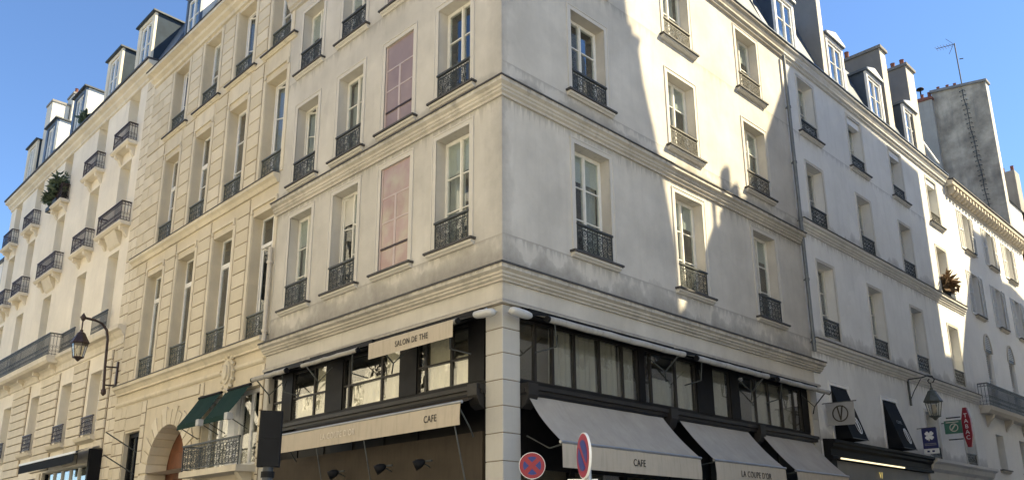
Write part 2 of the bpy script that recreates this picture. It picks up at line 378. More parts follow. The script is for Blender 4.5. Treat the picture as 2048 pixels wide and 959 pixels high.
# ------------------------------------------------------------------ windows and railings
def scroll_panel(w, h, mat, out=0.0, kind=0):
    """wrought-iron guard: handrail, bottom rail, end posts, rows of rings, hearts and bars"""
    def build():
        b = MB(); x0 = -w / 2; x1 = w / 2
        b.box(x0 - 0.02, x1 + 0.02, -0.03, 0.03, h - 0.045, h); b.box(x0, x1, -0.012, 0.012, 0.05, 0.075)
        b.box(x0, x1, -0.010, 0.010, h - 0.13, h - 0.112)
        for x in (x0, x1 - 0.022): b.box(x, x + 0.022, -0.012, 0.012, 0, h - 0.045)
        n = max(4, round(w / 0.17)); c = w / n
        for i in range(n):
            cx = x0 + c * (i + 0.5)
            for k in range(3):
                zc = 0.075 + (h - 0.2) * (k + 0.5) / 3; r = min(c, (h - 0.2) / 3) * 0.47
                if (i + k + kind) % 2 == 0:
                    b.tube([(cx + r * cos(t), 0, zc + r * sin(t)) for t in [2 * pi * q / 10 for q in range(10)]], 0.0085, 4, closed=True, smooth=False)
                    b.tube([(cx + .4 * r * cos(t), 0, zc + .4 * r * sin(t)) for t in [2 * pi * q / 6 for q in range(6)]], 0.008, 4, closed=True, smooth=False)
                else:
                    sg = 1 if i % 2 else -1
                    b.tube([(cx + sg * r * (0.25 + .75 * q / 9) * cos(q * .75), 0, zc + r * (0.25 + .75 * q / 9) * sin(q * .75)) for q in range(10)], 0.0085, 4, smooth=False)
                    b.tube([(cx - r, 0, zc - r), (cx, 0, zc), (cx + r, 0, zc + r)], 0.007, 4, smooth=False)
            b.box(cx + c / 2 - 0.006, cx + c / 2 + 0.006, -0.006, 0.006, 0.05, h - 0.05)
            b.ring(cx, h - 0.079, 0.028, 0.008, -0.005, 0.005, 8)
        return b.mesh('railing', mat)
    return cached(('scroll', round(w, 3), round(h, 3), mat, kind), build)
def bar_panel(w, h, mat, step=0.11):
    def build():
        b = MB(); x0 = -w / 2; x1 = w / 2
        b.box(x0, x1, -0.025, 0.025, h - 0.04, h); b.box(x0, x1, -0.012, 0.012, 0.06, 0.08); b.box(x0, x1, -0.01, 0.01, h - 0.15, h - 0.135)
        n = max(2, round(w / step))
        for i in range(n + 1):
            x = x0 + w * i / n; x = min(max(x, x0 + .009), x1 - .009)
            b.box(x - 0.008, x + 0.008, -0.008, 0.008, 0, h - 0.04)
            if i < n:
                cx = x + w / n / 2; r = w / n * 0.4
                b.ring(cx, h - 0.088, r * .9, 0.009, -0.005, 0.005, 8)
                b.tube([(cx + r * (0.3 + .7 * q / 8) * cos(q * .8), 0, h * 0.42 + 1.6 * r * (0.3 + .7 * q / 8) * sin(q * .8)) for q in range(9)], 0.007, 4, smooth=False)
                b.tube([(cx - r * (0.3 + .7 * q / 8) * cos(q * .8), 0, h * 0.2 - 1.2 * r * (0.3 + .7 * q / 8) * sin(q * .8)) for q in range(9)], 0.007, 4, smooth=False)
        return b.mesh('railing', mat)
    return cached(('bar', round(w, 3), round(h, 3), mat), build)
def casement(w, h, rows, mat, tr=0.0, leaf=2, fr=0.05, ajar=False):
    """window joinery filling w x h; rows of panes per leaf, optional transom light of height tr; returns mesh and pane cells"""
    def build():
        b = MB(); cells = []
        b.box(-w / 2, -w / 2 + fr, 0, .07, 0, h); b.box(w / 2 - fr, w / 2, 0, .07, 0, h); b.box(-w / 2 + fr, w / 2 - fr, 0, .07, h - fr, h); b.box(-w / 2 + fr, w / 2 - fr, 0, .07, 0, fr * 1.6)
        zt = h - fr
        if tr:
            zt = h - tr; b.box(-w / 2 + fr, w / 2 - fr, -.015, .075, zt - .05, zt + .05)
            for q in range(leaf):
                xa = -w / 2 + fr + (w - 2 * fr) * q / leaf; xb = -w / 2 + fr + (w - 2 * fr) * (q + 1) / leaf
                if q: b.box(xa - .022, xa + .022, .003, .068, zt + .05, h - fr)
                cells.append((xa + (.022 if q else 0), xb - (.022 if q < leaf - 1 else 0), zt + .05, h - fr))
            zt -= .05
        z0 = fr * 1.6
        for q in range(leaf):
            if ajar and q == 0: continue
            xa = -w / 2 + fr + (w - 2 * fr) * q / leaf; xb = -w / 2 + fr + (w - 2 * fr) * (q + 1) / leaf
            st = .04
            b.box(xa, xa + st, -.012, .06, z0, zt); b.box(xb - st, xb, -.012, .06, z0, zt)
            b.box(xa + st, xb - st, -.012, .06, zt - st, zt); b.box(xa + st, xb - st, -.012, .06, z0, z0 + .09)
            za = z0 + .09; zb = zt - st
            for k in range(rows):
                c0 = za + (zb - za) * k / rows; c1 = za + (zb - za) * (k + 1) / rows
                if k: b.box(xa + st, xb - st, 0, .045, c0 - .013, c0 + .013)
                cells.append((xa + st, xb - st, c0 + (.013 if k else 0), c1 - (.013 if k < rows - 1 else 0)))
        if leaf == 2 and not ajar: b.box(-.022, .022, -.03, -.0125, z0, zt)
        return b.mesh('window', mat), cells
    return cached(('cas', round(w, 3), round(h, 3), rows, mat, round(tr, 3), leaf, ajar), build)
def pane_mesh(w, h, mat): return cached(('pane', round(w, 3), round(h, 3), mat), lambda: MB().box(-w / 2, w / 2, 0, .006, -h / 2, h / 2).mesh('pane', mat))
def curtain_mesh(w, h, seed, mat='curtain'):
    def build():
        b = MB(); rnd = random.Random(seed); n = max(8, int(w / .035)); ph = rnd.random() * 6
        vs = []
        for i in range(n + 1):
            x = -w / 2 + w * i / n; y = .035 * sin(x * 38 + ph) + .02 * sin(x * 17 + 2 * ph)
            vs += [(x, y * 1.3, 0), (x, y * .6, h)]
        return b.add(vs, [(2 * i, 2 * i + 2, 2 * i + 3, 2 * i + 1) for i in range(n)], True).mesh('curtain', mat)
    return cached(('cur', round(w, 2), round(h, 2), seed, mat), build)
def sill_mesh(w, mat, out=.13, th=.12):
    def build():
        b = MB(); prof = [(0.02, 0), (-out * .35, 0), (-out * .55, .03), (-out * .85, .045), (-out * .85, th - .02), (0.02, th - .02)]
        b.prism_x(prof, -w / 2 + .02, w / 2 - .02); return b.mesh('sill', mat)
    return cached(('sill', round(w, 2), mat, out), build)
def sill_cap_mesh(w, out=.13, th=.12):
    return cached(('cap', round(w, 2), out), lambda: MB().box(-w / 2 - .02, w / 2 + .02, -out - .02, .02, th - .025, th + .02).mesh('sill_cap', 'lead_edge'))
def surround_mesh(w, h, t, mat, pr=.014, bottom=True):
    def build():
        b = MB(); y0, y1 = -pr, .012
        b.box(-w / 2 - t, -w / 2, y0, y1, 0, h + t); b.box(w / 2, w / 2 + t, y0, y1, 0, h + t); b.box(-w / 2, w / 2, y0, y1, h, h + t)
        e = .028
        b.box(-w / 2 - t - .001, -w / 2 - t + e, y0 - .013, y0, 0, h + t); b.box(w / 2 + t - e, w / 2 + t + .001, y0 - .013, y0, 0, h + t); b.box(-w / 2 - t + e, w / 2 + t - e, y0 - .013, y0, h + t - e, h + t + .001)
        return b.mesh('surround', mat)
    return cached(('sur', round(w, 3), round(h, 3), round(t, 3), mat), build)
WSEED = [0]
def window(par, cx, z0, w, h, rz=0.0, rows=3, frame='frame_cream', dep=.26, tr=0.0, surround=None, st=.13, sill=None, sw=.38, rail=None, rh=.65, rmat='iron', rkind=0,
           gl='glass', curtain=None, blind=None, sillz=-.1, leaf=2, rail_y=.02, ajar=0):
    """one window of a facade: joinery with panes, surround, sill, guard, curtain as sub-parts. rz turns it into the facade's frame"""
    WSEED[0] += 1; sd = WSEED[0]
    me, cells = casement(w, h, rows, frame, tr, leaf, .05, bool(ajar))
    R_ = Matrix.Rotation(rz, 4, 'Z'); loc = R_ @ Vector((cx, dep, z0))
    o = ob('window', me, par, loc, rz)
    for (a, b_, c, d) in cells:
        p = ob('pane', pane_mesh(b_ - a, d - c, gl), o, ((a + b_) / 2, .02, (c + d) / 2))
        p.rotation_euler = (random.uniform(-.008, .008), 0, random.uniform(-.008, .008))
    if ajar:                                      # left leaf swung into the room about its outer edge
        lw = w / 2 - .05; z1 = (h - tr - .05) if tr else h - .05; z0_ = .08; lh = z1 - z0_
        def lf():
            b = MB(); b.box(0, .04, -.03, .03, 0, lh); b.box(lw - .04, lw, -.03, .03, 0, lh); b.box(.04, lw - .04, -.03, .03, 0, .09); b.box(.04, lw - .04, -.03, .03, lh - .04, lh)
            for k in range(1, rows): b.box(.04, lw - .04, -.02, .02, lh * k / rows - .013, lh * k / rows + .013)
            return b.mesh('open_leaf', frame)
        ob('open_leaf', cached(('leaf', round(lw, 3), round(lh, 3), rows, frame), lf), o, (-w / 2 + .05, .05, z0_), ajar)
        a_ = Matrix.Rotation(ajar, 3, 'Z') @ Vector((lw / 2, 0, 0))
        ob('pane', pane_mesh(lw - .08, lh - .13, gl), o, (-w / 2 + .05 + a_.x, .05 + a_.y, z0_ + lh / 2 + .02), ajar)
    if surround: ob('surround', surround_mesh(w, h, st, surround), o, (0, -dep, 0))
    if sill:
        ob('sill', sill_mesh(w + sw, sill), o, (0, -dep, sillz)); ob('sill_cap', sill_cap_mesh(w + sw), o, (0, -dep, sillz))
    if rail: ob('railing', scroll_panel(w - .03, rh, rmat, 0, rkind) if rail == 'scroll' else bar_panel(w - .03, rh, rmat), o, (0, -dep + rail_y, .03))
    if curtain:
        for side, fw in curtain:
            cw = w * fw - .08
            ob('curtain', curtain_mesh(cw, h - .12, sd % 5), o, ((-w / 2 + .05 + cw / 2) if side < 0 else ((w / 2 - .05 - cw / 2) if side > 0 else 0), .16, .06))
    if blind: ob('blind', cached(('bl', round(w, 2), round(blind, 2)), lambda: MB().box(-w / 2 + .06, w / 2 - .06, 0, .008, 0, blind).mesh('blind', 'blind')), o, (0, .062, h - .06 - blind))
    return o

# ------------------------------------------------------------------ ground
struct(ob('street', MB().quad((-300, -300, 0), (300, -300, 0), (300, 300, 0), (-300, 300, 0)), mat='setts'))
def pavement(prof): return struct(ob('pavement', MB().prism_z(prof, 0.004, .13), mat='paving'))
pavement([(-2.0, 60), (-2.0, 0), (-1.4, -1.4), (0, -2.0), (60, -2.0), (60, 0.4), (.4, .4), (.4, 60)])
pavement([(-14, 60), (-14, -40), (-11.2, -40), (-11.2, 60)])
pavement([(4, -14), (60, -14), (60, -7.2), (5.5, -7.2), (4, -8)])

# ================================================================== corner building
CB = thing('corner_building', 'cream plastered corner building with black café front and stone pillar at the crossing', 'building')
CL, CR = 8.9, 12.5
Lb = [(-1.5, 1.08), (-5.53, 1.08), (-7.6, 1.06)]; Lblind = (-3.5, 1.10)
Lrow = [(7.46, 2.6), (10.95, 2.36), (14.34, 2.0)]
Rb = [2.77, 6.53, 10.27]; Rrow = [(7.5, 2.54), (11.25, 2.15), (14.42, 2.05)]
hl = [(c - w / 2, c + w / 2, z, z + h) for c, w in Lb for z, h in Lrow] + [(Lblind[0] - .55, Lblind[0] + .55, z, z + h, .07) for z, h in Lrow]
hr = [(c - .6, c + .6, z, z + h) for c in Rb for z, h in Rrow]
ob('wall', wall_mesh(-CL, 0, 6.0, 17.0, hl), CB, rz=LEFT, mat='plaster_corner_left')
ob('wall', wall_mesh(0, CR, 6.0, 17.0, hr), CB, mat='plaster_corner_right')
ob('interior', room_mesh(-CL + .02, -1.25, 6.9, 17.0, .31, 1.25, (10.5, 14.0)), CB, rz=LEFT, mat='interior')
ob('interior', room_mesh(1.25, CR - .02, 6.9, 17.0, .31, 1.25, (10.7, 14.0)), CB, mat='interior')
cpath = [(0, CL), (0, 0), (CR + .35, 0)]
ob('cornice', sweep([(-.02, 10.68), (.20, 10.63), (.20, 10.54), (.13, 10.50), (.13, 10.45), (.10, 10.43), (.10, 10.39), (.05, 10.36), (.05, 10.31), (-.02, 10.31)], [(0, CL), (0, 0), (CR + .05, 0)]), CB, mat='trim_corner')
ob('cornice_flashing', sweep([(-.01, 10.70), (.225, 10.655), (.225, 10.622), (-.01, 10.675)], [(0, CL + .02), (0, 0), (CR + .07, 0)]), CB, mat='lead_edge')
ob('cornice', sweep([(-.02, 6.74), (.24, 6.68), (.24, 6.60), (.16, 6.565), (.16, 6.52), (.12, 6.505), (.12, 6.47), (.06, 6.445), (.06, 6.41), (-.02, 6.41)], cpath), CB, mat='trim_corner')
ob('cornice_flashing', sweep([(-.01, 6.762), (.266, 6.712), (.266, 6.675), (-.01, 6.735)], [(0, CL + .02), (0, 0), (CR + .37, 0)]), CB, mat='lead_edge')
ob('fascia_moulding', sweep([(-.02, 6.07), (.05, 6.06), (.08, 6.03), (.08, 5.98), (-.02, 5.98)], [(0, CL), (0, 0), (CR + .2, 0)]), CB, mat='trim_corner')
ROOFPROF = [(-.02, 16.72), (.07, 16.74), (.07, 16.80), (.13, 16.84), (.13, 16.90), (.17, 16.97), (.17, 17.03), (.24, 17.07), (.24, 17.14), (-.02, 17.2)]
ob('roof_cornice', sweep(ROOFPROF, [(0, CL), (0, 0), (CR, 0)]), CB, mat='trim_corner')
ob('gutter', sweep([(-.05, 17.24), (.28, 17.19), (.28, 17.15), (-.05, 17.205)], [(0, CL), (0, 0), (CR, 0)]), CB, mat='zinc')
# mansard over the corner block
b = MB(); q0 = [(0.05, 0.05), (12.45, 0.05), (12.45, 8.85), (0.05, 8.85)]; q1 = [(1.3, 1.3), (12.45, 1.3), (12.45, 7.6), (1.3, 7.6)]
b.add([(x, y, 17.2) for x, y in q0] + [(x, y, 20.4) for x, y in q1] + [(4.5, 4.4, 21.6), (12.45, 4.4, 21.6)],
      [(0, 1, 5, 4), (1, 2, 6, 9, 5), (2, 3, 7, 6), (3, 0, 4, 7), (4, 5, 9, 8), (6, 7, 8, 9), (7, 4, 8)])
ob('roof', b, CB, mat='zinc_dark')
CUR = [[(-1, .5)], None, [(1, .45)], None, [(-1, .34), (1, .34)], None, [(0, 1.0)]]
i = 0
for c, w_ in Lb:
    for r, (z, h) in enumerate(Lrow):
        window(CB, c, z, w_, h, LEFT, rows=(3, 3, 2)[r], surround='surround_corner', sill='surround_corner', rail='scroll', rh=.66, rkind=i % 2, rmat='iron', rail_y=-.01,
               blind=(.72 if (i % 3 != 1) else None), curtain=CUR[i % 7], ajar={(-7.6, 1): .5, (-5.53, 0): .3}.get((c, r), 0)); i += 1
for c in Rb:
    for r, (z, h) in enumerate(Rrow):
        window(CB, c, z, 1.2, h, 0, rows=(3, 3, 2)[r], surround='surround_corner', sill='surround_corner', rail='scroll', rh=(.66, .58, .58)[r], rkind=i % 2, sw=.4, sillz=-.12, rail_y=-.01,
               rmat='iron' if c < 3 or r == 0 else 'iron_light', blind=(.62 if i % 4 != 2 else None), curtain=CUR[(i + 2) % 7], ajar={(10.27, 2): .6, (10.27, 0): .25}.get((c, r), 0)); i += 1
# blind windows: rose glazed panels with ghost joinery
for r, (z, h) in enumerate(Lrow):
    w_ = 1.10
    o = ob('blind_window', MB().box(-w_ / 2 + .001, w_ / 2 - .001, .035, .065, 0, h), CB, Matrix.Rotation(LEFT, 4, 'Z') @ Vector((Lblind[0], 0, z)), LEFT, mat='rose_low' if r == 0 else 'rose_high')
    ob('surround', surround_mesh(w_, h, .13, 'surround_corner'), o)
    ob('sill', sill_mesh(w_ + .38, 'surround_corner'), o, (0, 0, -.1)); ob('sill_cap', sill_cap_mesh(w_ + .38), o, (0, 0, -.1))
    fr = MB(); fr.box(-w_ / 2 + .002, -w_ / 2 + .05, .02, .034, 0, h); fr.box(w_ / 2 - .05, w_ / 2 - .002, .02, .034, 0, h); fr.box(-w_ / 2 + .05, w_ / 2 - .05, .02, .034, 0, .07)
    ob('frame', fr, o, mat='blind_panel_frame')
    g = MB(); g.box(-.035, .035, .026, .034, .07, h * .72)
    for k in range(1, 4):
        zz = h * k * .235
        g.box(-w_ / 2 + .05, -.035, .027, .034, zz, zz + .035); g.box(.035, w_ / 2 - .05, .027, .034, zz, zz + .035)
    ob('ghost_bar', g, o, mat='rose_bar')
    hb = MB(); hb.box(-w_ / 2 + .05, w_ / 2 - .05, .016, .0255, h * .225, h * .245); ob('rail_bar', hb, o, mat='iron_brown')
# drainpipes
def drainpipe(par, x, y, z0, z1, r, mat, rz=0.0):
    R_ = Matrix.Rotation(rz, 4, 'Z')
    o = ob('drainpipe', MB().tube([(0, 0, 0), (0, 0, z1 - z0)], r, 10), par, R_ @ Vector((x, y, z0)), rz, mat=mat)
    z = .25
    while z < z1 - z0:
        ob('collar', cached(('col', r, mat), lambda: MB().tube([(0, 0, 0), (0, 0, .07)], r * 1.35, 10).box(-.015, .015, 0, .14, .02, .05).mesh('collar', mat)), o, (0, 0, z)); z += 1.9
    return o
drainpipe(CB, CR - .02, -.11, 7.0, 16.72, .055, 'pipe_grey')
drainpipe(CB, -CL + .02, -.12, 6.8, 9.4, .06, 'pipe_cream', LEFT)
# stone pillar of the corner
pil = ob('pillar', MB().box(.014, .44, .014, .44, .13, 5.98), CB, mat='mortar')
zs = [.13, .62, 1.1, 1.6, 2.09, 2.58, 3.08, 3.58, 4.07, 4.55, 5.05, 5.52, 5.975]
for a, c in zip(zs, zs[1:]):
    bb = MB(); e = .010; hh = c - a - .013
    P0 = [(e, 0), (.455 - e, 0), (.455, e), (.455, .455), (0, .455), (0, e)]
    vs = [(x, y, e) for x, y in P0] + [(x, y, hh - e) for x, y in P0]
    ins = lambda p: (min(max(p[0], e), .455 - e), max(p[1], e))
    vs += [(*ins(p), 0) for p in P0] + [(*ins(p), hh) for p in P0]
    fs = [(i, (i + 1) % 6, 6 + (i + 1) % 6, 6 + i) for i in range(6)] + [(12 + i, 12 + (i + 1) % 6, (i + 1) % 6, i) for i in range(6)] + [(6 + i, 6 + (i + 1) % 6, 18 + (i + 1) % 6, 18 + i) for i in range(6)] + [tuple(range(18, 24))]
    ob('stone_block', bb.add(vs, fs), pil, (0, 0, a), mat='pillar_stone')
# right end pier of the café
pr = ob('end_pier', MB().box(12.13, CR, .012, .4, .13, 5.97), CB, mat='trim_corner')
for k in range(12):
    ob('stone_block', cached('endst', lambda: MB().cbox(0, .36, 0, .1, 0, .475).mesh('stone_block', 'pillar_stone')), pr, (12.135, 0, .13 + k * .487))
pl = ob('end_pier', MB().box(-CL, -8.68, .012, .4, .13, 5.97), CB, rz=LEFT, mat='trim_corner')
for k in range(12):
    ob('stone_block', cached('endst2', lambda: MB().cbox(0, .205, 0, .1, 0, .475).mesh('stone_block', 'pillar_stone')), pl, (-CL + .005, 0, .13 + k * .487))
# café joinery
def cafe_front(rz, x0, x1, lights, posts, transom, ledge, brackets, mir):
    R_ = Matrix.Rotation(rz, 4, 'Z')
    f = MB()
    f.box(x0, x1, .10, .22, 5.80, 5.975); f.box(x0, x1, .10, .22, 4.50, 4.62)
    for a, c in posts: f.box(a, c, .085, .24, 4.62, 5.80)
    front = ob('shopfront', f, CB, rz=rz, mat='black_paint')
    for a, c, kind in lights:
        g = MB(); g.box(a, a + .03, .12, .19, 4.62, 5.80); g.box(c - .03, c, .12, .19, 4.62, 5.80); g.box(a + .03, c - .03, .13, .18, 4.62, 4.65); g.box(a + .03, c - .03, .13, .18, 5.77, 5.80)
        if transom: g.box(a + .03, c - .03, .12, .19, 5.13, 5.17)
        ob('light_frame', g, front, mat='brown_black_paint')
        cells = [(4.62, 5.13), (5.17, 5.80)] if transom else [(4.62, 5.80)]
        for z0, z1 in cells:
            p = ob('pane', pane_mesh(c - a - .06, z1 - z0, 'glass_cafe'), front, ((a + c) / 2, .15, (z0 + z1) / 2)); p.rotation_euler = (random.uniform(-.02, .02), 0, random.uniform(-.03, .03))
        if kind == 'c': ob('curtain', curtain_mesh(c - a - .04, 1.16, int(a * 10) % 7, 'cafe_curtain' if rz == 0 else 'net_curtain'), front, ((a + c) / 2, .235, 4.63))
        if kind == 'h': ob('curtain', curtain_mesh(c - a - .04, .62, int(a * 10) % 7, 'cafe_curtain' if rz == 0 else 'net_curtain'), front, ((a + c) / 2, .235, 4.63))
    ob('head_band', MB().box(x0, x1, -.09, .099, 5.845, 5.965), front, mat='black_paint')
    ob('ledge', MB().box(x0, x1, -.15, .10, 4.42, 4.50).box(x0, x1, -.10, .10, 4.34, 4.42), front, mat='brown_black_paint')
    for x in brackets: ob('bracket', MB().prism_x([(-.2, 4.52), (.0, 4.52), (.0, 4.05), (-.12, 4.12), (-.2, 4.3)], x - .13, x + .13), front, mat='brown_black_paint')
    # ground floor below the ledge
    g = MB(); n = 7; L_ = x1 - x0
    g.box(x0, x1, .25, .33, .13, .6); g.box(x0, x1, .25, .33, 3.0, 4.34); g.box(x0, x1, .25, .33, 2.4, 2.5)
    for k in range(n + 1):
        x = x0 + L_ * k / n; g.box(max(x0, x - .06), min(x1, x + .06), .23, .35, .13, 4.34)
    low = ob('ground_floor_joinery', g, front, mat='black_paint')
    for k in range(n):
        a = x0 + L_ * k / n + .06; c = x0 + L_ * (k + 1) / n - .06
        ob('pane', pane_mesh(c - a, 1.8, 'glass_cafe'), front, ((a + c) / 2, .29, 1.5)); ob('pane', pane_mesh(c - a, .5, 'glass_cafe'), front, ((a + c) / 2, .29, 2.75))
    ob('interior', room_mesh(x0, x1, .13, 5.97, .36, 2.3, (4.34,)), front, mat='interior_warm')
    return front
RM = [1.5, 2.15, 2.94, 3.71, 4.25]
lr = [(.47, 1.0, ''), (1.0, 1.5, ''), (1.5, 2.15, 'c'), (2.15, 2.94, 'c'), (2.94, 3.71, 'c'), (3.71, 4.25, 'c'), (4.46, 4.73, ''), (4.73, 5.69, 'h'), (5.69, 6.51, 'c'), (7.21, 8.01, 'c'), (8.42, 9.28, ''),
      (9.28, 9.96, 'c'), (9.96, 10.67, 'c'), (10.67, 11.34, 'c'), (11.34, 11.76, '')]
cafe_front(0, .455, 12.13, lr, [(4.25, 4.46), (6.51, 7.21), (8.01, 8.42), (11.76, 12.12)], False, None, [.6, 5.1, 8.95], 1)
ll = [(-8.6, -8.1, 'h'), (-7.62, -6.65, 'h'), (-6.65, -6.1, 'c'), (-5.4, -5.17, ''), (-5.17, -3.92, 'h'), (-3.92, -3.24, 'c'), (-2.66, -2.4, ''), (-2.4, -1.6, 'c'), (-1.6, -1.05, 'h')]
cafe_front(LEFT, -8.68, -.455, ll, [(-8.1, -7.62), (-6.1, -5.4), (-3.24, -2.66), (-1.05, -.6)], True, None, [-.62], -1)

# ================================================================== awnings of the café
def arm(b, x, y0, z0, y1, z1):
    b.tube([(x, y0, z0), (x + .12, (y0 + y1) / 2, (z0 + z1) / 2 - .14), (x, y1, z1)], .016, 6)
def lettering(par, txt, size, loc, mat, rot=(pi / 2, 0, 0), sx=1.0, ex=.002, name='lettering'):
    cu = bpy.data.curves.new('t', 'FONT'); cu.body = txt; cu.size = size; cu.align_x = 'CENTER'; cu.align_y = 'CENTER'; cu.extrude = ex; cu.resolution_u = 3; cu.space_character = 1.12
    o = bpy.data.objects.new('t', cu); COL.objects.link(o)
    me = bpy.data.meshes.new_from_object(o.evaluated_get(bpy.context.evaluated_depsgraph_get()))
    bpy.data.objects.remove(o); bpy.data.curves.remove(cu); me.name = name; me.materials.clear(); me.materials.append(MATS[mat])
    adj = {}                                       # split into letters: connected pieces whose x spans overlap belong together
    root = list(range(len(me.vertices)))
    def find(a):
        while root[a] != a: root[a] = root[root[a]]; a = root[a]
        return a
    for p in me.polygons:
        vs = p.vertices
        for v in vs[1:]: root[find(v)] = find(vs[0])
    grp = {}
    for p in me.polygons: grp.setdefault(find(p.vertices[0]), []).append(p)
    spans = sorted([(min(me.vertices[v].co.x for p in g for v in p.vertices), max(me.vertices[v].co.x for p in g for v in p.vertices), g) for g in grp.values()], key=lambda q: q[0])
    letters = []
    for a, c, g in spans:
        if letters and a < letters[-1][1] - size * .03: letters[-1][1] = max(c, letters[-1][1]); letters[-1][2] += g
        else: letters.append([a, c, list(g)])
    t = None
    for a, c, g in letters:
        ids = sorted({v for p in g for v in p.vertices}); ix = {v: k for k, v in enumerate(ids)}
        b = MB().add([me.vertices[v].co[:] for v in ids], [tuple(ix[v] for v in p.vertices) for p in g])
        t = ob('letter' if name == 'lettering' else name, b, par, loc, rot=rot, mat=mat); t.scale = (sx, 1, 1)
    return t
def sheet(p00, p10, p11, p01, nx, nz, sag, seed=0):
    """a cloth sheet between four corners with a slight belly and creases"""
    b = MB(); rnd = random.Random(seed); a, c, d, e = map(Vector, (p00, p10, p11, p01)); vs = []; ph = rnd.random() * 6
    nrm = (c - a).cross(e - a).normalized()
    for j in range(nz + 1):
        v = j / nz
        for i in range(nx + 1):
            u = i / nx; p = (a * (1 - u) + c * u) * (1 - v) + (e * (1 - u) + d * u) * v
            k = sin(pi * v) * sag * (1 + .3 * sin(u * 9 + ph)) + .007 * sin(u * 31 + ph * 2 + 5 * v) * (.4 + .6 * sin(u * 7 + ph))
            vs.append(p - nrm * k)
    for j in range(nz):
        for i in range(nx): pass
    fs = [(j * (nx + 1) + i, j * (nx + 1) + i + 1, (j + 1) * (nx + 1) + i + 1, (j + 1) * (nx + 1) + i) for j in range(nz) for i in range(nx)]
    return b.add(vs, fs, True)
def low_awning(x0, x1, text, label, rz, out, ztop, zf, zv, tmat, tx=None, size=.19, loc=(0, 0, 0), sx=.8, fm='awning_grey'):
    t = thing('awning', label, 'awning', rz=rz, group='lower awnings of the café')
    ob('fabric', sheet((x0 + .08, -.12, ztop), (x1 - .02, -.12, ztop), (x1, -out, zf), (x0, -out, zf), 28, 8, -.035, int(x0 * 7)), t, mat=fm)
    ob('front_bar', MB().tube([(x0 - .03, -out, zf), (x1 + .03, -out, zf)], .03, 8), t, mat='steel')
    ob('valance', sheet((x0, -out - .012, zf - .02), (x1, -out - .012, zf - .02), (x1, -out - .02, zv), (x0, -out - .02, zv), 16, 3, .006, int(x1 * 5)), t, mat='awning_valance')
    ob('side_arm', (lambda b: (arm(b, x0 + .06, -.1, ztop - .75, -out, zf - .03), b)[1])(MB()), t, mat='iron'); ob('side_arm', (lambda b: (arm(b, x1 - .1, -.1, ztop - .75, -out, zf - .03), b)[1])(MB()), t, mat='iron')
    ob('roller_box', MB().box(x0, x1, -.14, .06, ztop, ztop + .05), t, mat='black_paint')
    if text: lettering(t, text, size, (tx, -out - .034, (zf + zv) / 2 - .02), tmat, sx=sx)
    return t
low_awning(.45, 4.75, 'CAFE', 'grey sloping café awning with dark CAFE lettering, beside the stone pillar', 0, 1.0, 4.29, 3.35, 2.91, 'letter_dark', 2.62)
low_awning(5.3, 8.35, "LA COUPE D'OR", "grey sloping café awning lettered LA COUPE D'OR", 0, 1.0, 4.29, 3.35, 2.91, 'letter_dark', 6.95, sx=.86)
low_awning(8.9, 11.75, None, 'plain grey sloping café awning at the end by the next shop', 0, 1.0, 4.29, 3.33, 2.91, None)
t = low_awning(-6.95, -.58, 'CAFE', "long beige café awning with CAFE at its end and worn LA COUPE D'OR", LEFT, .5, 4.30, 4.14, 3.72, 'letter_dark', -1.42, fm='fascia_cloth')
lettering(t, "LA COUPE D'OR", .19, (-4.55, -.534, 3.92), 'letter_pale', sx=.86)
for ax in (-5.4, -3.6, -.75): ob('tie_rod', MB().tube([(ax, -.5, 3.74), (ax + .12, -.3, 2.6)], .014, 6), t, mat='iron')
def roll_awning(x0, x1, label, rz, out=.5, z=5.7, valance=None, text=None, drop=0, r=.062):
    t = thing('rolled_awning', label, 'awning', rz=rz, group='upper awnings of the café')
    ob('roller', MB().tube([(x0 + (x1 - x0) * k / 12, -out + .004 * sin(k * 2.1), z + .005 * sin(k * 1.7)) for k in range(13)], [r * (1 + .05 * sin(k * 2.7)) for k in range(13)], 12), t, mat='awning_roll')
    ob('end_cap', MB().tube([(x0 - .05, -out, z), (x0, -out, z)], r * 1.05, 10), t, mat='black_paint'); ob('end_cap', MB().tube([(x1, -out, z), (x1 + .05, -out, z)], r * 1.05, 10), t, mat='black_paint')
    ob('cassette', MB().box(x0 - .15, x1 + .15, -.14, -.02, z + .12, z + .26), t, mat='black_paint')
    ob('fabric', sheet((x0, -.1, z + .16), (x1, -.1, z + .16), (x1, -out, z + r), (x0, -out, z + r), 10, 3, .0), t, mat='awning_roll')
    for x, d in ((x0 + .1, .35), (x1 - .1, -.35)):
        ob('folding_arm', MB().tube([(x, -.05, z - .55), (x + d, -out * .55, z - .42), (x + d * .2, -out, z - .02)], .018, 6).tube([(x + d, -out * .55, z - .42), (x + d * 1.8, -.06, z - .1)], .013, 6), t, mat='iron')
    if valance:
        ob('valance', sheet((x0, -out - .09, z + .02), (x1, -out - .09, z + .02), (x1, -out - .095, z - valance), (x0, -out - .095, z - valance), 12, 3, .004), t, mat='awning_valance')
        if text: lettering(t, text, .17, ((x0 + x1) / 2 + .1, -out - .108, z - valance / 2), 'letter_dark', sx=.82)
    return t
roll_awning(.72, 5.15, 'long pale rolled awning next to the stone pillar, above the first café bay', 0)
roll_awning(5.68, 8.85, 'pale rolled awning over the middle of the right-hand café windows', 0)
roll_awning(9.38, 12.2, 'pale rolled awning at the far end of the café, nearest the drainpipe', 0, drop=1)
roll_awning(-3.42, -.72, 'beige awning with a SALON DE THE valance beside the pillar', LEFT, out=.5, z=5.68, valance=.32, text='SALON DE THE', r=.05)
roll_awning(-6.35, -4.1, 'thin rolled awning in the middle of the left-hand café windows', LEFT, out=.42, z=5.71, r=.05)
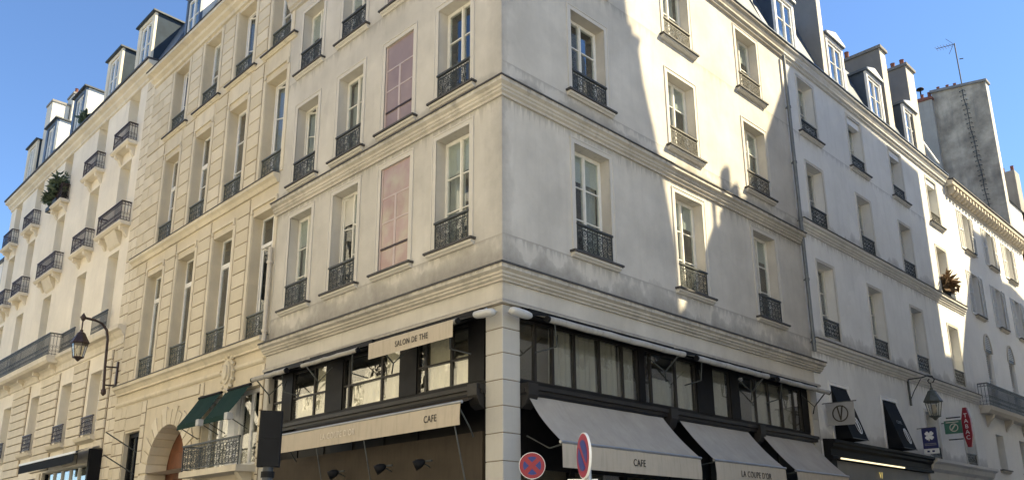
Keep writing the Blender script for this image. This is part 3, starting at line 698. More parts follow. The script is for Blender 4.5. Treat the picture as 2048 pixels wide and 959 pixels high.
roll_awning(-8.55, -6.95, 'thin awning at the left end of the café near the green awnings', LEFT, out=.5, z=5.68, r=.06)

def floodlight(x, rz, label):
    t = thing('floodlight', label, 'floodlight', rz=rz, group='floodlights on the pillar')
    prof = [(0.0, -.27), (.05, -.262), (.085, -.22), (.095, -.1), (.095, .12), (.08, .22), (.05, .262), (0.0, .27)]
    b = MB(); k = 12; vs = []
    for r_, a in prof:
        for j in range(k): vs.append((a, r_ * 1.15 * cos(2 * pi * j / k), r_ * .82 * sin(2 * pi * j / k)))
    fs = [(i * k + j, i * k + (j + 1) % k, (i + 1) * k + (j + 1) % k, (i + 1) * k + j) for i in range(len(prof) - 1) for j in range(k)]
    ob('housing', b.add(vs, fs, True), t, (x, -.24, 5.78), rot=(0, .06, 0), mat='flood_white')
    ob('bracket', MB().tube([(x * .6, .02, 5.84), (x * .8, -.12, 5.86), (x, -.22, 5.82)], .02, 6), t, mat='flood_white')
floodlight(-.24, LEFT, 'white oval floodlight on the left face of the stone pillar')
floodlight(.24, 0, 'white oval floodlight on the right face of the stone pillar')
# fascia with gooseneck spots under the left awning
fa = ob('fascia_board', MB().box(-8.6, -.6, .05, .2, 2.55, 3.66), CB, rz=LEFT, mat='fascia_cloth')
for x, lab in ((-1.95, 'black spot lamp under the left café awning, nearest the pillar'), (-3.2, 'black spot lamp under the left café awning, in the middle'), (-4.9, 'black spot lamp under the left café awning, farthest from the pillar')):
    t = thing('spot_lamp', lab, 'lamp', rz=LEFT, group='spot lamps over the café fascia')
    ob('arm', MB().tube([(x - .15, .05, 3.1), (x - .15, -.2, 3.2), (x - .1, -.32, 3.22), (x, -.34, 3.16)], .013, 6), t, mat='iron')
    ob('shade', MB().lathe([(.02, .1), (.05, .08), (.085, 0), (.1, -.12), (.095, -.12)], 12), t, (x + .05, -.36, 3.14), rot=(radians(-40), radians(55), 0), mat='signal_black')
    ob('bar', MB().box(x - .3, x + .25, -.26, -.22, 3.17, 3.20), t, mat='iron')

# ================================================================== middle-left stone building
BB = thing('stone_building', 'golden ashlar building with tall windows and an arched doorway, left of the café', 'building', rz=LEFT)
B0, B1 = 8.9, 19.2
bw = {1: ([17.13, 14.66, 12.1, 9.62], 1.27, 7.0, 3.7), 2: ([16.75, 14.3, 11.85, 9.5], 1.2, 11.66, 3.29), 3: ([16.68, 14.2, 11.78, 9.42], 1.2, 15.88, 2.62)}
holes = []
for f_, (cs, w_, z, h) in bw.items():
    for c in cs: holes.append((-c - w_ / 2, -c + w_ / 2, z, z + h, .34))
ARC = (14.62, 1.42, 3.86)     # arch centre, radius, springing height
holes += [(-18.15, -16.95, .13, 5.3, .3), (-12.35, -9.1, 3.66, 5.72, .35), (-12.35, -9.1, .13, 3.3, .35), (-ARC[0] - ARC[1], -ARC[0] + ARC[1], .13, ARC[2], .7), (-ARC[0] - ARC[1], -ARC[0] + ARC[1], ARC[2], ARC[2] + ARC[1], .001)]
ob('wall', wall_mesh(-B1, -B0, 0.0, 18.8, holes, .34), BB, mat='wall_middle')
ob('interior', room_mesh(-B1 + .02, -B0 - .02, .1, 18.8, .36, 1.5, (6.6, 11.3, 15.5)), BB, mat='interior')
# arch: spandrel infill + voussoirs + door
n = 14; b = MB(); cx, rr, cz = -ARC[0], ARC[1], ARC[2]
for k in range(n):
    a0, a1 = pi * k / n, pi * (k + 1) / n
    p0 = (cx + rr * cos(a0), cz + rr * sin(a0)); p1 = (cx + rr * cos(a1), cz + rr * sin(a1))
    b.quad((p0[0], 0, p0[1]), (p0[0], 0, cz + rr), (p1[0], 0, cz + rr), (p1[0], 0, p1[1]))
    b.quad((p0[0], 0, p0[1]), (p1[0], 0, p1[1]), (p1[0], .7, p1[1]), (p0[0], .7, p0[1]))
ar = ob('archway', b, BB, mat='wall_middle')
n = 15
for k in range(n):
    a0, a1 = pi * k / n + .014, pi * (k + 1) / n - .014; r0, r1 = rr - .035, rr + (.55 if k % 2 == 0 else .42)
    v = [(cx + r0 * cos(a0), cz + r0 * sin(a0)), (cx + r1 * cos(a0), cz + r1 * sin(a0)), (cx + r1 * cos(a1), cz + r1 * sin(a1)), (cx + r0 * cos(a1), cz + r0 * sin(a1))]
    ob('voussoir', MB().prism_y(v[::-1], -.045, .6), ar, mat='stone_middle')
for sx in (-1, 1):
    for k in range(8):
        w_ = .52 if k % 2 else .40
        xa = cx + sx * (rr - .035); xb = cx + sx * (rr + w_)
        ob('jamb_stone', MB().cbox(min(xa, xb), max(xa, xb), -.045, .6, 0, .435), ar, (0, 0, .14 + k * .463), mat='stone_middle')
dr = ob('door', MB().box(cx - rr, cx + rr, .62, .69, .13, cz).prism_y([(cx + rr * cos(pi * k / 16), cz + rr * sin(pi * k / 16)) for k in range(17)], .62, .69), BB, mat='wood_door')
for sx in (-1, 1):
    for z0, z1 in ((.5, 1.8), (2.0, 3.5), (3.65, 4.5)):
        ob('door_panel', MB().cbox(cx + sx * .12, cx + sx * 1.05, .59, .63, z0, z1, .02), dr, mat='wood_door')
ob('door_rail', MB().box(cx - .045, cx + .045, .57, .625, .13, cz + rr - .05), dr, mat='wood_door')
# cornices
xs_ = lambda s0, s1: [(-s1, 0), (-s0, 0)]
BS = lambda prof, s0=B0, s1=B1, name='cornice', mat='trim_middle': ob(name, sweep(prof, xs_(s0, s1)), BB, mat=mat)
BS([(-.02, 7.0), (.24, 6.96), (.24, 6.86), (.16, 6.82), (.08, 6.72), (.08, 6.66), (-.02, 6.66)])
BS([(-.01, 7.015), (.26, 6.985), (.26, 6.955), (-.01, 7.0)], name='cornice_flashing', mat='lead_edge')
BS([(-.02, 6.42), (.07, 6.40), (.07, 6.33), (.03, 6.28), (-.02, 6.28)], 11.4, B1, 'string_course')
BS([(-.02, 6.42), (.07, 6.40), (.07, 6.33), (.03, 6.28), (-.02, 6.28)], B0 + .05, 10.5, 'string_course')
BS([(-.02, 11.64), (.20, 11.62), (.20, 11.52), (.12, 11.46), (.06, 11.36), (-.02, 11.36)])
BS([(-.01, 11.656), (.22, 11.645), (.22, 11.615), (-.01, 11.642)], name='cornice_flashing', mat='lead_edge')
BS([(-.02, 18.62), (.08, 18.64), (.10, 18.74), (.22, 18.8), (.24, 18.9), (.42, 18.96), (.42, 19.08), (-.02, 19.14)], B0, B1 - .05, 'roof_cornice')
BS([(-.05, 19.17), (.45, 19.115), (.45, 19.085), (-.05, 19.14)], B0, B1 - .05, 'gutter', 'lead_edge')
# windows
rm = {1: 'iron_green', 2: 'iron_green', 3: 'iron_green'}
for f_, (cs, w_, z, h) in bw.items():
    for k, c in enumerate(cs):
        window(BB, -c, z, w_, h, rows={1: 1, 2: 3, 3: 2}[f_], frame='frame_white', dep=.3, tr=(.85 if f_ == 1 else (.0 if k > 1 else 1.05) if f_ == 2 else 0), rail='scroll', rh={1: .74, 2: .74, 3: .68}[f_], rmat=rm[f_], rkind=k % 2,
               sill='trim_middle' if f_ == 3 else None, sw=.75, gl='glass_old', curtain=[[(1, .4)], [(0, 1.0)], [(1, .45)], None][(k + f_) % 4], blind=.9 if (f_ == 3 and k == 1) else None, rail_y=.05, ajar={(3, 0): .9, (3, 2): .5, (2, 3): .35, (1, 3): .6}.get((f_, k), 0))
        # moulded panel head and jamb strips
        if f_ < 3:
            b = MB(); zt = z + h
            b.box(-c - w_ / 2 - .1, -c + w_ / 2 + .1, -.05, .01, zt + .22, zt + .30); b.box(-c - w_ / 2 - .1, -c - w_ / 2 - .02, -.05, .01, zt + .1, zt + .22); b.box(-c + w_ / 2 + .02, -c + w_ / 2 + .1, -.05, .01, zt + .1, zt + .22)
            ob('window_head', b, BB, mat='trim_middle')
        b = MB(); b.box(-c - w_ / 2 - .17, -c - w_ / 2 - .02, -.03, .01, z + .02, z + h + .08); b.box(-c + w_ / 2 + .02, -c + w_ / 2 + .17, -.03, .01, z + .02, z + h + .08)
        ob('jamb_strip', b, BB, mat='trim_middle')
    # apron panels under the top windows
    if f_ == 3:
        for c in cs: ob('apron', MB().cbox(-c - .62, -c + .62, -.03, .02, 15.2, 15.72, .02), BB, mat='trim_middle')
# ashlar stones of the piers
def course_stones(par, xa, xb, z0, z1, n, mat, y=-.032, split=False, gap=.03, name='stone'):
    h = (z1 - z0) / n
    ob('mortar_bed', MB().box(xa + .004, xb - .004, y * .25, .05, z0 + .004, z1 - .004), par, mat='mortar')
    for k in range(n):
        cuts = [xa, xb]
        if split: cuts = [xa, xa + (xb - xa) * (.36 if k % 2 else .62), xb]
        for a, c in zip(cuts, cuts[1:]):
            ww = c - a - gap
            me = cached(('st', round(ww, 2), round(h, 3), mat, y), lambda: MB().cbox(-ww / 2, ww / 2, 0, .1 - y, gap / 2, h - gap / 2, .013).mesh(name, mat))
            ob(name, me, par, ((a + c) / 2, y + random.uniform(-.004, .004), z0 + k * h))
for f_, (zr, nn) in {1: ((7.02, 11.34), 10), 2: ((11.66, 15.7), 9), 3: ((15.74, 18.6), 7)}.items():
    cs, w_, z, h = bw[f_]; edges = [B1] + cs + [B0]
    for k in range(5):
        sa = (edges[k] if k == 0 else cs[k - 1] - w_ / 2 - .22); sb = (edges[5] if k == 4 else cs[k] + w_ / 2 + .22)
        if sa - sb < .2: continue
        course_stones(BB, -sa, -sb, zr[0], zr[1], nn, 'stone_middle', split=(k == 0))
for xa, xb, z0, z1, n_, sp in ((-B1, -18.2, .14, 6.24, 15, True), (-18.2, -16.9, 5.36, 6.24, 2, False), (-16.9, -16.55, .14, 6.24, 15, False), (-12.65, -12.4, .14, 6.24, 15, False), (-9.06, -B0, .14, 6.24, 15, False), (-16.5, -12.7, 5.92, 6.24, 1, True)):
    course_stones(BB, xa, xb, z0, z1, n_, 'stone_middle', split=sp)
# tall black window with awning struts beside the arch
bwn = ob('shop_window', MB().box(-18.14, -18.0, .14, .24, .14, 5.29).box(-17.1, -16.96, .14, .24, .14, 5.29).box(-18.0, -17.1, .14, .24, 5.15, 5.29).box(-18.0, -17.1, .14, .24, 2.9, 3.0).box(-17.6, -17.5, .14, .24, .14, 5.15), BB, mat='signal_black')
for x in (-17.8, -17.3): ob('pane', pane_mesh(.39, 2.1, 'glass'), bwn, (x, .2, 4.07)); ob('pane', pane_mesh(.39, 2.7, 'glass'), bwn, (x, .2, 1.5))
ob('awning_strut', MB().tube([(-17.0, 0, 4.6), (-17.0, -1.0, 5.15)], .02, 6), bwn, mat='iron'); ob('awning_strut', MB().tube([(-17.0, 0, 3.9), (-17.0, -1.0, 4.45)], .02, 6), bwn, mat='iron')
# mezzanine window with balcony behind the green awnings
mz = ob('mezzanine_window', MB().box(-12.34, -9.11, .2, .28, 3.67, 3.76).box(-12.34, -9.11, .2, .28, 5.6, 5.71).box(-10.95, -10.55, .1, .34, 3.76, 5.6), BB, mat='frame_white')
for x in (-12.3, -11.65, -11.05, -10.5, -9.85, -9.2):
    ob('stile', cached('stile', lambda: MB().box(-.05, .05, .2, .28, 3.76, 5.6).mesh('stile', 'frame_white')), mz, (x, 0, 0))
for a, c in ((-12.25, -11.7), (-11.6, -11.1), (-10.45, -9.9), (-9.8, -9.25)): ob('pane', pane_mesh(c - a, 1.84, 'glass_cafe'), mz, ((a + c) / 2, .23, 4.68))
ob('curtain', curtain_mesh(1.1, 1.84, 3), mz, (-11.7, .35, 3.76)); ob('curtain', curtain_mesh(.5, 1.84, 4), mz, (-10.1, .35, 3.76))
bal = ob('balcony', MB().box(-12.25, -8.95, -.58, .0, 3.46, 3.62).prism_x([(0, 3.46), (-.4, 3.46), (-.1, 3.1), (0, 3.0)], -12.0, -11.8).prism_x([(0, 3.46), (-.4, 3.46), (-.1, 3.1), (0, 3.0)], -9.4, -9.2), BB, mat='trim_middle')
ob('railing', scroll_panel(3.26, .72, 'iron', 0, 1), bal, (-10.6, -.52, 3.62)); o = ob('railing', scroll_panel(.5, .72, 'iron', 0, 1), bal, (-12.22, -.27, 3.62), pi / 2)
# cartouche over the frieze
car = MB(); k = 20
for j in range(3):
    r0 = 1 - j * .28
    car.prism_y([(-10.9 + .30 * r0 * cos(2 * pi * q / k), 6.28 + .46 * r0 * sin(2 * pi * q / k)) for q in range(k)], -.08 - .05 * j, .0)
co_ = ob('cartouche', car, BB, mat='trim_middle')
for q in range(14):
    a = 2 * pi * q / 14; ob('leaf_scroll', cached('lsc', lambda: MB().lathe([(.0, -.05), (.05, -.03), (.065, 0), (.05, .04), (.0, .06)], 8).mesh('leaf_scroll', 'trim_middle')), co_, (-10.9 + .33 * cos(a), -.07, 6.28 + .5 * sin(a)), rot=(0, -a, .3))
for q in range(6): ob('leaf_scroll', CACHE['lsc'], co_, (-10.9 + .1 * sin(q * 2), -.06, 5.78 - .05 * q), rot=(0, q, 0))
# roof with dormers
ob('roof', MB().prism_x([(.0, 19.14), (1.0, 21.9), (5.0, 23.0), (9.0, 19.14)], -B1 + .05, -B0 - .02), BB, mat='zinc')
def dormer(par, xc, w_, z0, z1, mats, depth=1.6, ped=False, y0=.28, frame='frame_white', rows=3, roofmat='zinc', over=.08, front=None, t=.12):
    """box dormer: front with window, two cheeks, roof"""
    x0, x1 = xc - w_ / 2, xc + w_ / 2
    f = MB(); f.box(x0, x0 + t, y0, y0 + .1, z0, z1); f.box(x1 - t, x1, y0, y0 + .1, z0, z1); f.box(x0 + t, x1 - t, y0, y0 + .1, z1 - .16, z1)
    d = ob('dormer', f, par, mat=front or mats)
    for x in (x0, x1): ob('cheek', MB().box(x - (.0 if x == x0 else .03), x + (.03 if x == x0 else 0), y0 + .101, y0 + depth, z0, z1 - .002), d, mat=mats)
    if ped:
        zp = z1 + .38
        prof = [(x0 - over, z1), (x1 + over, z1), (x1 + over, z1 + .1), (xc, zp), (x0 - over, z1 + .1)]
        ob('dormer_roof', MB().prism_y(prof[::-1], y0 - .08, y0 + depth), d, mat=roofmat)
        ob('pediment', MB().prism_y([(x0 - over + .05, z1 + .01), (x1 + over - .05, z1 + .01), (x1 + over - .05, z1 + .07), (xc, zp - .06), (x0 - over + .05, z1 + .07)][::-1], y0 - .11, y0 - .081), d, mat=front or mats)
    else:
        ob('dormer_roof', MB().prism_x([(y0 - .12, z1), (y0 - .12, z1 + .07), (y0 + depth, z1 + .02), (y0 + depth, z1 - .05)], x0 - over, x1 + over), d, mat=roofmat)
    me, cells = casement(w_ - 2 * t, z1 - z0 - .2, rows, frame)
    wn = ob('dormer_window', me, d, (xc, y0 + .06, z0 + .02))
    for (a, b_, c, e) in cells: ob('pane', pane_mesh(b_ - a, e - c, 'glass'), d, (xc + (a + b_) / 2, y0 + .08, z0 + .02 + (c + e) / 2))
    ob('backing', MB().box(x0 + .05, x1 - .05, y0 + .6, y0 + .65, z0, z1 - .05), d, mat='interior')
    return d
dormer(BB, -17.1, 1.3, 19.3, 22.0, 'zinc_pale', front='zinc', roofmat='zinc'); dormer(BB, -12.2, 1.3, 19.3, 22.0, 'zinc_pale', front='zinc')

# ================================================================== far-left building
AB = thing('balcony_building', 'long cream building with console balconies and zinc dormers at the far left', 'building', rz=LEFT)
A0, A1 = 19.2, 38.6
rows_a = {4: ([21.35, 24.82, 29.22, 33.5, 37.1], 1.15, 16.95, 2.36), 3: ([21.45, 24.9, 29.2, 33.62, 36.95], 1.2, 13.48, 2.82), 2: ([21.55, 25.07, 29.5, 33.65, 37.0], 1.15, 9.35, 3.2), 1: ([21.72, 25.0, 29.0, 33.2, 36.8], 1.2, 5.55, 2.4)}
holes = []
for f_, (cs, w_, z, h) in rows_a.items():
    for c in cs: holes.append((-c - w_ / 2, -c + w_ / 2, z, z + h, .38))
holes.append((-26.6, -20.6, .14, 4.55, .4)); holes.append((-31.3, -27.4, .14, 4.4, .4))
ob('wall', wall_mesh(-A1, -A0, 0, 19.5, holes, .38), AB, mat='wall_far_left')
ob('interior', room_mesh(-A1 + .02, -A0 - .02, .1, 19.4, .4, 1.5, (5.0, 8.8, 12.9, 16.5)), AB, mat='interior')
ob('end_wall', MB().quad((-A1, 0, 0), (-A1, 9, 0), (-A1, 9, 19.5), (-A1, 0, 19.5)), AB, mat='wall_far_left')
AS = lambda prof, s0=A0, s1=A1, name='cornice', mat='trim_far_left': ob(name, sweep(prof, xs_(s0, s1)), AB, mat=mat)
AS([(-.02, 19.3), (.06, 19.32), (.08, 19.42), (.2, 19.5), (.22, 19.6), (.38, 19.66), (.40, 19.78), (-.02, 19.84)], name='roof_cornice')
AS([(-.05, 19.93), (.45, 19.88), (.45, 19.79), (-.05, 19.845)], name='gutter', mat='lead_edge')
AS([(-.02, 9.28), (.30, 9.25), (.30, 9.12), (.2, 9.06), (.12, 8.92), (.06, 8.86), (.06, 8.6), (-.02, 8.56)])
for f_, (cs, w_, z, h) in rows_a.items():
    for k, c in enumerate(cs):
        window(AB, -c, z, w_, h, rows={4: 2, 3: 3, 2: 4, 1: 3}[f_], frame='frame_cream' if f_ > 1 else 'frame_white', dep=.36, gl='glass', rail=('scroll' if f_ == 1 else None), rh=.7, rmat='iron_brown', rail_y=-.12,
               curtain=[[(0, 1.0)], None, [(-1, .4)], None, [(0, 1.)]][(k + f_) % 5], surround='trim_far_left' if f_ in (1, 3) and False else None)
def mini_balcony(par, c, z, w_, out, rmat, rh, big=False):
    s_ = ob('balcony', MB().prism_x([(0, z - .14), (-out * .8, z - .14), (-out, z - .07), (-out, z), (0, z)], c - w_ / 2, c + w_ / 2), par, mat='trim_far_left')
    for sx in (-1, 1):
        ob('console', cached(('cons', round(out, 2), big), lambda: MB().prism_x([(0, 0), (-out * .75, 0), (-out * .72, -.14), (-out * .4, -.18), (-out * .22, -.32), (-out * .1, -.38), (0, -.4)], -.09, .09).mesh('console', 'trim_far_left')), s_, (c + sx * (w_ / 2 - .3), 0, z - .14))
    if big: ob('console_block', MB().prism_x([(0, z - .14), (-out * .7, z - .14), (-out * .5, z - .35), (-out * .2, z - .62), (0, z - .7)], c - .55, c + .55), s_, mat='trim_far_left')
    ob('railing', bar_panel(w_ - .26, rh, rmat), s_, (c, -out + .06, z)); 
    for sx in (-1, 1): ob('railing', bar_panel(out - .08, rh, rmat), s_, (c + sx * (w_ / 2 - .14), -out / 2 + .02, z), pi / 2)
    return s_
for k, c in enumerate(rows_a[4][0]): mini_balcony(AB, -c, 16.88, 1.85, .40, 'iron_brown', .78)
for k, c in enumerate(rows_a[3][0]): mini_balcony(AB, -c, 13.42, 2.75 if k % 2 == 0 else 1.85, .42, 'iron_brown', .82, big=(k % 2 == 0))
bb = ob('balcony', MB().prism_x([(0, 8.94), (-.5, 8.94), (-.6, 9.02), (-.62, 9.22), (0, 9.262)], -A1 + .3, -26.05), AB, mat='trim_far_left')
for k in range(6): ob('railing', bar_panel(2.0, .95, 'iron'), bb, (-27.1 - 2.0 * k, -.56, 9.22))
ob('railing', bar_panel(.5, .95, 'iron_light', .12), bb, (-26.1, -.29, 9.22), pi / 2)
for k in range(6): ob('console', CACHE[('cons', .42, True)], bb, (-26.6 - 2.2 * k, 0, 8.94))
for c in (21.55, 25.07): ob('guard_rail', bar_panel(1.6, .85, 'iron'), AB, (-c, -.2, 9.27))
b_ = ob('balcony', MB().prism_x([(0, 9.0), (-.36, 9.0), (-.4, 9.1), (-.4, 9.27), (0, 9.27)], -22.6, -20.2), AB, mat='trim_far_left')
for k, c in enumerate(rows_a[1][0]): ob('window_ledge', MB().prism_x([(0, 5.3), (-.2, 5.38), (-.26, 5.5), (0, 5.54)], -c - .9, -c + .9), AB, mat='trim_far_left')
for xa, xb in ((-20.95, -20.1), (-24.15, -22.6), (-28.2, -25.9), (-32.3, -29.9)):
    course_stones(AB, xa, xb, 4.62, 8.52, 11, 'stone_far_left', y=-.08, gap=.04)
course_stones(AB, -20.05, -A0 - .02, .14, 19.25, 46, 'stone_far_left', y=-.02, split=True)
for xa, xb in ((-27.2, -26.75), (-20.4, -20.1)): course_stones(AB, xa, xb, .14, 4.55, 11, 'stone_far_left', y=-.04, gap=.02)
ob('roof', MB().prism_x([(.1, 19.85), (1.5, 23.2), (5.5, 24.4), (9, 19.85)], -A1, -A0 - .01), AB, mat='zinc')
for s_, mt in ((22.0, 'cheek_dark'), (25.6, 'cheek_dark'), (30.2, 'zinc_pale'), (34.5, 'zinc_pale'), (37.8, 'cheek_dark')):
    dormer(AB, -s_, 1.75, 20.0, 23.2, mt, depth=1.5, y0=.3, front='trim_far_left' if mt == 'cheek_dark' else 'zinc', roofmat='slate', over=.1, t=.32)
ch = ob('chimney_stack', MB().box(-36.9, -35.9, .5, 1.35, 20.0, 25.2), AB, mat='stack_white'); ob('chimney_cap', MB().box(-36.95, -35.85, .45, 1.4, 25.2, 25.32), ch, mat='stack_grey')
ch = ob('chimney_stack', MB().box(-36.6, -35.6, 1.4, 2.6, 20.0, 25.9), AB, mat='stack_white'); ob('chimney_cap', MB().box(-36.65, -35.55, 1.35, 2.65, 25.9, 26.02), ch, mat='stack_grey')
for y in (1.6, 2.0, 2.4): ob('chimney_pot', MB().lathe([(.1, 0), (.12, .05), (.09, .1), (.08, .4), (.1, .42)], 10), ch, (-36, y, 26.02), mat='terracotta')
# ground-floor shop awning of that building
t = thing('shop_awning', 'dark shop awning with a white edge at the bottom left corner', 'awning', rz=LEFT)
ob('fabric', sheet((-26.5, -.1, 5.1), (-20.2, -.1, 5.1), (-20.2, -.85, 4.78), (-26.5, -.85, 4.78), 10, 3, .02), t, mat='awning_black')
ob('valance', sheet((-26.5, -.87, 4.76), (-20.2, -.87, 4.76), (-20.2, -.88, 4.45), (-26.5, -.88, 4.45), 10, 2, .004), t, mat='awning_black')
ob('front_bar', MB().box(-26.55, -20.15, -.885, -.845, 4.765, 4.84), t, mat='sign_white')
ob('side_board', MB().box(-20.2, -20.02, -.42, .0, .14, 4.95), t, mat='signal_black')
sw = ob('shop_window', MB().box(-26.55, -26.45, .1, .2, .14, 4.5).box(-20.75, -20.65, .1, .2, .14, 4.5).box(-26.45, -20.75, .1, .2, 3.45, 3.55), AB, mat='signal_black')
for k in range(6):
    ob('pane', pane_mesh(.9, .92, 'glass'), sw, (-25.95 + .94 * k, .16, 4.0)); ob('pane', pane_mesh(.9, 3.2, 'glass'), sw, (-25.95 + .94 * k, .16, 1.8))
    ob('stile', cached('shst', lambda: MB().box(-.02, .02, .1, .2, .14, 4.5).mesh('stile', 'frame_white')), sw, (-25.48 + .94 * k, 0, 0))
ob('curtain', curtain_mesh(5.6, .9, 2), sw, (-23.6, .34, 3.58))
# house beyond
FH = thing('far_house', 'pale house beyond the cream balcony building at the left edge', 'building', rz=LEFT)
ob('wall', wall_mesh(-60, -38.65, 0, 16.5, [(-41.5 - 3 * k, -40.4 - 3 * k, z, z + 2.2) for k in range(5) for z in (5, 8.6, 12.4)], .3), FH, mat='plaster_far_right')
ob('interior', room_mesh(-59.9, -38.7, .1, 16.4, .31, 1.4), FH, mat='interior')
for k in range(5):
    for z in (5, 8.6, 12.4): window(FH, -40.95 - 3 * k, z, 1.1, 2.2, rows=3)
ob('roof', MB().prism_x([(-.2, 16.5), (1.5, 19), (5, 20), (9, 16.5)], -60, -38.65), FH, mat='zinc')

# green awnings over the mezzanine
for x0, x1, lab in ((-12.55, -11.2, 'dark green awning nearest the arched door'), (-10.88, -9.55, 'dark green awning nearest the black café front')):
    t = thing('green_awning', lab, 'awning', rz=LEFT, group='green awnings over the mezzanine')
    ob('fabric', sheet((x0, -.06, 5.76), (x1, -.06, 5.76), (x1, -.62, 4.93), (x0, -.62, 4.93), 8, 4, -.015), t, mat='awning_green')
    ob('valance', sheet((x0, -.63, 4.93), (x1, -.63, 4.93), (x1, -.635, 4.79), (x0, -.635, 4.79), 8, 1, .004), t, mat='awning_green')
    ob('roller', MB().tube([(x0 - .03, -.06, 5.77), (x1 + .03, -.06, 5.77)], .04, 8), t, mat='signal_black')
    for x in (x0 + .04, x1 - .04): ob('arm', MB().tube([(x, -.02, 4.6), (x, -.62, 4.9)], .014, 6), t, mat='iron')
    ob('bracket', MB().box(x1 - .02, x1 + .16, -.7, -.55, 4.78, 4.95), t, mat='frame_grey')

# ================================================================== right-hand white building
RB = thing('white_building', 'white plastered building with pedimented dormers to the right of the café', 'building')
R0, R1 = 12.5, 27.0
rc = [14.03, 17.75, 21.45, 25.25]; rrows = [(4.52, 1.63), (7.62, 2.4), (11.28, 2.08), (14.4, 2.05)]
holes = [(c - .56, c + .56, z, z + h, .34) for c in rc for z, h in rrows] + [(13.0, 19.4, .14, 3.9, .35), (20.6, 26.3, .14, 3.9, .35)]
ob('wall', wall_mesh(R0, R1, 0, 17.0, holes, .34), RB, mat='plaster_right')
ob('interior', room_mesh(R0 + .02, R1 - .02, .1, 17.0, .36, 1.5, (4.2, 7.0, 10.7, 14.0)), RB, mat='interior')
RS = lambda prof, s0=R0 + .02, s1=R1, name='cornice', mat='trim_right', par=RB: ob(name, sweep(prof, [(s0, 0), (s1, 0)]), par, mat=mat)
for zt in (11.2, 7.44):
    RS([(-.02, zt + .02), (.17, zt - .03), (.17, zt - .12), (.11, zt - .16), (.11, zt - .22), (.07, zt - .25), (.07, zt - .3), (.03, zt - .33), (.03, zt - .38), (-.02, zt - .38)], R0 + .12)
    RS([(-.01, zt + .035), (.195, zt - .002), (.195, zt - .036), (-.01, zt + .021)], R0 + .1, R1 + .02, 'cornice_flashing', 'lead_edge')
RS(ROOFPROF, R0 + .005, R1, 'roof_cornice')
RS([(-.05, 17.24), (.28, 17.19), (.28, 17.15), (-.05, 17.205)], R0 + .005, R1, 'gutter', 'zinc')
for r, (z, h) in enumerate(rrows):
    for k, c in enumerate(rc):
        if r == 0 and k < 2: continue
        window(RB, c, z, 1.12, h, rows=(2, 3, 2, 2)[r], frame='frame_cream', dep=.3, surround='trim_right' if True else None, st=.09, sill='trim_right' if r == 3 else None, sw=.42, sillz=-.12,
               rail='scroll' if not (r == 3 and k == 3) else 'scroll', rh=(.4, .58, .58, .5)[r], rmat='iron' if k < 3 else 'iron_light', rkind=k % 2, blind=(1.35 if (r == 3 and k == 1) else .5 if (k + r) % 3 == 0 else None),
               curtain=[None, [(0, 1.)], None, [(1, .5)]][(r + 2 * k) % 4] if (r, k) != (1, 1) else None, ajar={(1, 1): 1.2, (3, 2): .7}.get((r, k), 0))
for c in rc[:2]: ob('surround', surround_mesh(1.12, 1.63, .12, 'frame_white'), RB, (c, 0, 4.52))
for c in rc[1:]: ob('blind_box', MB().box(c - .54, c + .54, .04, .24, 16.2, 16.44), RB, mat='frame_white')
ob('roof', MB().prism_x([(.12, 17.2), (1.15, 20.3), (5.0, 21.6), (9, 17.2)], R0, R1), RB, mat='zinc')
for c in (13.8, 17.7, 21.25, 24.95): dormer(RB, c, 1.42, 17.22, 19.85, 'zinc_dark', ped=True, front='frame_white', depth=1.6, rows=3, roofmat='zinc', y0=.3)
sk = ob('chimney_stack', MB().box(16.42, 16.74, .28, 7.0, 17.3, 24.5), RB, mat='stack_grey')
ob('stack_lit_face', MB().box(16.421, 16.739, .262, .279, 17.3, 24.5), sk, mat='stack_white')  # pale plate over the front face: sunlight put into the colour
for x0, x1, y1, zt, pots in ((22.3, 22.88, 3.6, 21.65, (1.75, 2.2, 2.8)), (25.25, 26.15, 1.5, 22.1, (.55, .95, 1.3))):
    sk = ob('chimney_stack', MB().box(x0, x1, .3, y1, 17.3, zt), RB, mat='stack_grey'); ob('chimney_cap', MB().box(x0 - .07, x1 + .1, .2, y1 + .06, zt, zt + .13), sk, mat='stack_grey')
    ob('stack_lit_face', MB().box(x0 + .001, x1 - .001, .282, .299, 17.3, zt), sk, mat='stack_white')  # same pale plate, the sunlit front done in colour
    for y in pots: ob('chimney_pot', cached('pot', lambda: MB().lathe([(.1, 0), (.12, .05), (.1, .1), (.09, .42), (.11, .45)], 10).mesh('chimney_pot', 'terracotta')), sk, ((x0 + x1) / 2, y, zt + .13))
gw = ob('gable_wall', MB().prism_x([(.1, 17.25), (.3, 17.9), (1.5, 21.0), (5, 22), (9, 17.25)], R1 - .12, R1 + .12), RB, mat='stack_grey')
ob('gable_coping', MB().prism_x([(.06, 17.9), (.12, 17.9), (1.42, 21.06), (1.36, 21.1)], R1 - .18, R1 + .18), gw, mat='zinc_pale')
ob('stack_wall', MB().box(26.5, 27.3, 2.2, 8, 17.3, 23.3), RB, mat='party_wall_pale')
